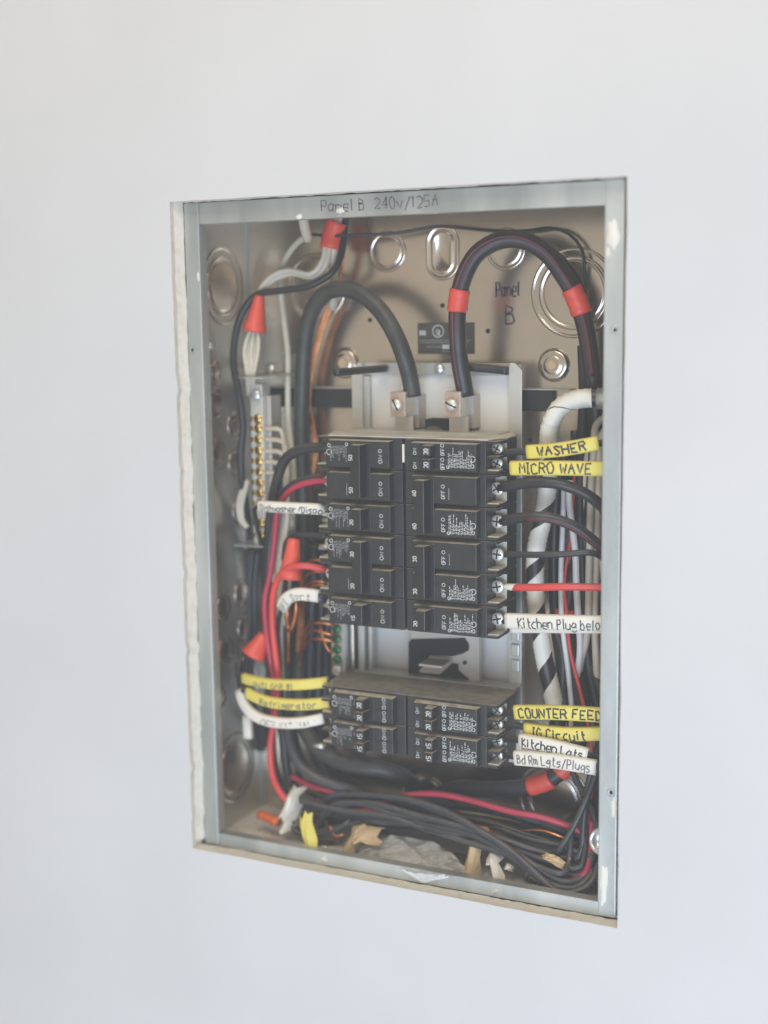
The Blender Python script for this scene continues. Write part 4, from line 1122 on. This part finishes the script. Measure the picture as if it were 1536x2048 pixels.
tag([(494, 1430, .046), (496, 1455, .044), (497, 1476, .044)], .0042, 'tagwhite', '', 'blank white tag end hanging below the KIT tag')
# left breaker terminal screws hint: bright ends near the red nut
for u, v in ((640, 1092), (646, 1040), (648, 1210), (628, 1490)):
    c = P(u, v, .050)
    mk('terminal_end', tube([c, c + Vector((.010, -.002, .001))], lambda t: .0016 + .0012 * t, 10), 'tin', gb, smooth=True)

# ------------------------------------------------------------------ scraps on the bottom
def scrap(name, u, v, w_, h_, yaw, tilt, m_, label, cat, group=None, curl=.3, nx_=7, nz_=5, y=.03, thick=.0003, z=None):
    y = min(max(PZ(u, v + h_ * 1100, BZ0 + .001).y, .018), .034) if name not in ('white_tag_end',) and y > .013 else y
    c = P(u, v, y)
    V, Fc = [], []
    for i in range(nx_):
        for j in range(nz_):
            a, b_ = (i / (nx_ - 1) - .5) * w_, (j / (nz_ - 1) - .5) * h_
            if i in (0, nx_ - 1) or j in (0, nz_ - 1):
                a += rnd(-.13, .13) * w_
                b_ += rnd(-.13, .13) * h_
            d = curl * (a * a / w_ + .4 * b_ * abs(b_) / h_) + rnd(-.0009, .0009)
            p = Vector((a, d, b_))
            p = Matrix.Rotation(tilt, 3, 'X') @ p
            p = Matrix.Rotation(yaw, 3, 'Y') @ p
            V.append(c + p)
    for i in range(nx_ - 1):
        for j in range(nz_ - 1):
            Fc.append([i * nz_ + j, (i + 1) * nz_ + j, (i + 1) * nz_ + j + 1, i * nz_ + j + 1])
    o = props(mk(name, (V, Fc), m_, None, smooth=False), label, cat, group)
    s = o.modifiers.new('thickness', 'SOLIDIFY')
    s.thickness = thick
    return o
scrap('cardboard_scrap', 720, 1668, .030, .015, -.2, -.6, 'card', 'torn tan cardboard scrap lying beside the yellow tag end', 'scrap', y=.034, curl=1.2)
scrap('cardboard_scrap', 698, 1694, .010, .018, .3, -.3, 'card', 'narrow tan scrap standing under the torn cardboard piece', 'scrap', y=.026, curl=2)
scrap('cardboard_scrap', 942, 1714, .014, .034, .05, -.1, 'card', 'upright curled tan cardboard strip behind the bottom rail', 'scrap', y=.022, curl=3)
scrap('paper_scrap', 985, 1738, .009, .030, -.55, -.2, 'paper', 'curled white paper strip leaning right of the tan strip', 'scrap', y=.022, curl=4)
scrap('paper_scrap', 982, 1722, .010, .007, .4, -.3, 'paper', 'small folded white paper bit above the curled strip', 'scrap', y=.024, curl=3)
scrap('paper_scrap', 1016, 1733, .007, .005, .2, -.5, 'paper', 'tiny white paper chip right of the folded bit', 'scrap', y=.03, curl=3)
scrap('cardboard_scrap', 1108, 1720, .020, .006, .3, -.6, 'card', 'tan scrap tucked under the wires at bottom right', 'scrap', y=.036, curl=1)
scrap('yellow_tag_end', 614, 1672, .013, .034, -.42, -.15, 'yellow', 'loose yellow tag end hanging behind the bottom rail', 'tag scrap', y=.026, curl=1)
scrap('white_tag_end', 574, 1608, .013, .021, .15, -.1, 'tagwhite', 'crumpled white tag end under the bright red wire', 'tag scrap', y=.040, curl=4)
scrap('white_tag_end', 569, 1648, .008, .013, .1, -.2, 'tagwhite', 'small white tag end beside the orange plug', 'tag scrap', y=.034, curl=4)
scrap('paper_scrap', 648, 1716, .008, .005, 0, -.4, 'paper', 'small white paper chip on the rail under the yellow tag end', 'scrap', y=.0125, curl=1)
o = props(mk('orange_plug', tube(catmull(path([(520, 1629, .050), (540, 1637, .046), (556, 1645, .042)]), .003), .0042, 14), 'orange', None, smooth=True), 'short orange plastic plug lying on the dusty bottom', 'plug')
# clear plastic bag
V, Fc = [], []
na, nbb = 30, 18
for i in range(na):
    for j in range(nbb):
        s, t = i / (na - 1), j / (nbb - 1)
        u = 722 + 215 * s
        edge = 1724 + (u - 720) * .168
        top = edge - 10 - 58 * sin(pi * min(1, s * .95 + .05)) ** .6
        low = edge - 4 + (22 * max(0, 1 - abs(s - .60) / .28) if .34 < s < .9 else 0)
        v = low + (top - low) * t
        cr = .006 * (abs(sin(s * 8 + t * 4)) - .5) + .004 * (abs(sin(s * 17 - t * 9 + 1)) - .5) + rnd(-.0008, .0008)
        y = .0095 + cr * .2 if v > edge - 1 else .0095 + .010 * min(1, (edge - v) / 6) + .034 * min(1, (edge - v) / 62) + cr
        V.append(P(u + 5 * sin(t * 7 + s * 9), v + cr * 500, y))
for i in range(na - 1):
    for j in range(nbb - 1):
        a = i * nbb + j
        Fc += [[a, a + nbb, a + nbb + 1], [a, a + nbb + 1, a + 1]]
props(mk('plastic_bag', (V, Fc), 'clear', None), 'crumpled clear plastic bag lapping over the bottom rail', 'plastic bag')
# silver bushing in the lower right corner
c = P(1200, 1680, .030)
bs = props(mk('conduit_bushing', lathe([(.0100, 0), (.0106, .002), (.0106, .006), (.0092, .008), (.0078, .0085), (.0066, .006), (.0060, .003)], 24, c + Vector((.004, 0, 0)), (-.35, -1, .25)), 'zinc', None, smooth=True),
           'silver round bushing half hidden by the rail at bottom right', 'bushing')
mk('bushing_shank', tube([c + Vector((.004, .001, 0)), c + Vector((.010, .016, 0)), Vector((BX1, c.y + .018, c.z))], .0066, 14), 'zinc', bs, smooth=True)
# crumbs and grit
V, Fc = [], []
for k in range(420):
    x, y = rnd(BX0 + .01, BX1 - .01), rnd(.016, .100)
    s = rnd(.0006, .0022)
    p = Vector((x, y, BZ0 + s * .3))
    n = len(V)
    for q in ((1, 0, 0), (-1, 0, 0), (0, 1, 0), (0, -1, 0), (0, 0, .7), (0, 0, -.5)):
        V.append(p + Vector(q) * s * rnd(.5, 1.3))
    Fc += [[n + a, n + b_, n + c_] for a, b_, c_ in ((0, 2, 4), (2, 1, 4), (1, 3, 4), (3, 0, 4), (2, 0, 5), (1, 2, 5), (3, 1, 5), (0, 3, 5))]
props(mk('grit', (V, Fc), 'crumb'), 'crumbs of plaster and grit scattered on the bottom panel', 'grit', kind='stuff')

# ------------------------------------------------------------------ added volume standing in for the veiling glare of the lens
hz = bpy.data.materials.new('lens_glare_veil')
hz.use_nodes = True
nt = hz.node_tree
nt.nodes.remove(nt.nodes['Principled BSDF'])
pv = nt.nodes.new('ShaderNodeVolumePrincipled')
pv.inputs['Color'].default_value = (.93, .97, 1.0, 1)
pv.inputs['Density'].default_value = .10
nt.links.new(pv.outputs[0], nt.nodes['Material Output'].inputs['Volume'])
M['glare_veil'] = hz
props(mk('glare_veil', bx(-4.2, 4.2, -5.0, 1.0, -4.0, 4.0), 'glare_veil'), 'thin added veil that stands in for lens glare', 'glare_veil', kind='stuff')
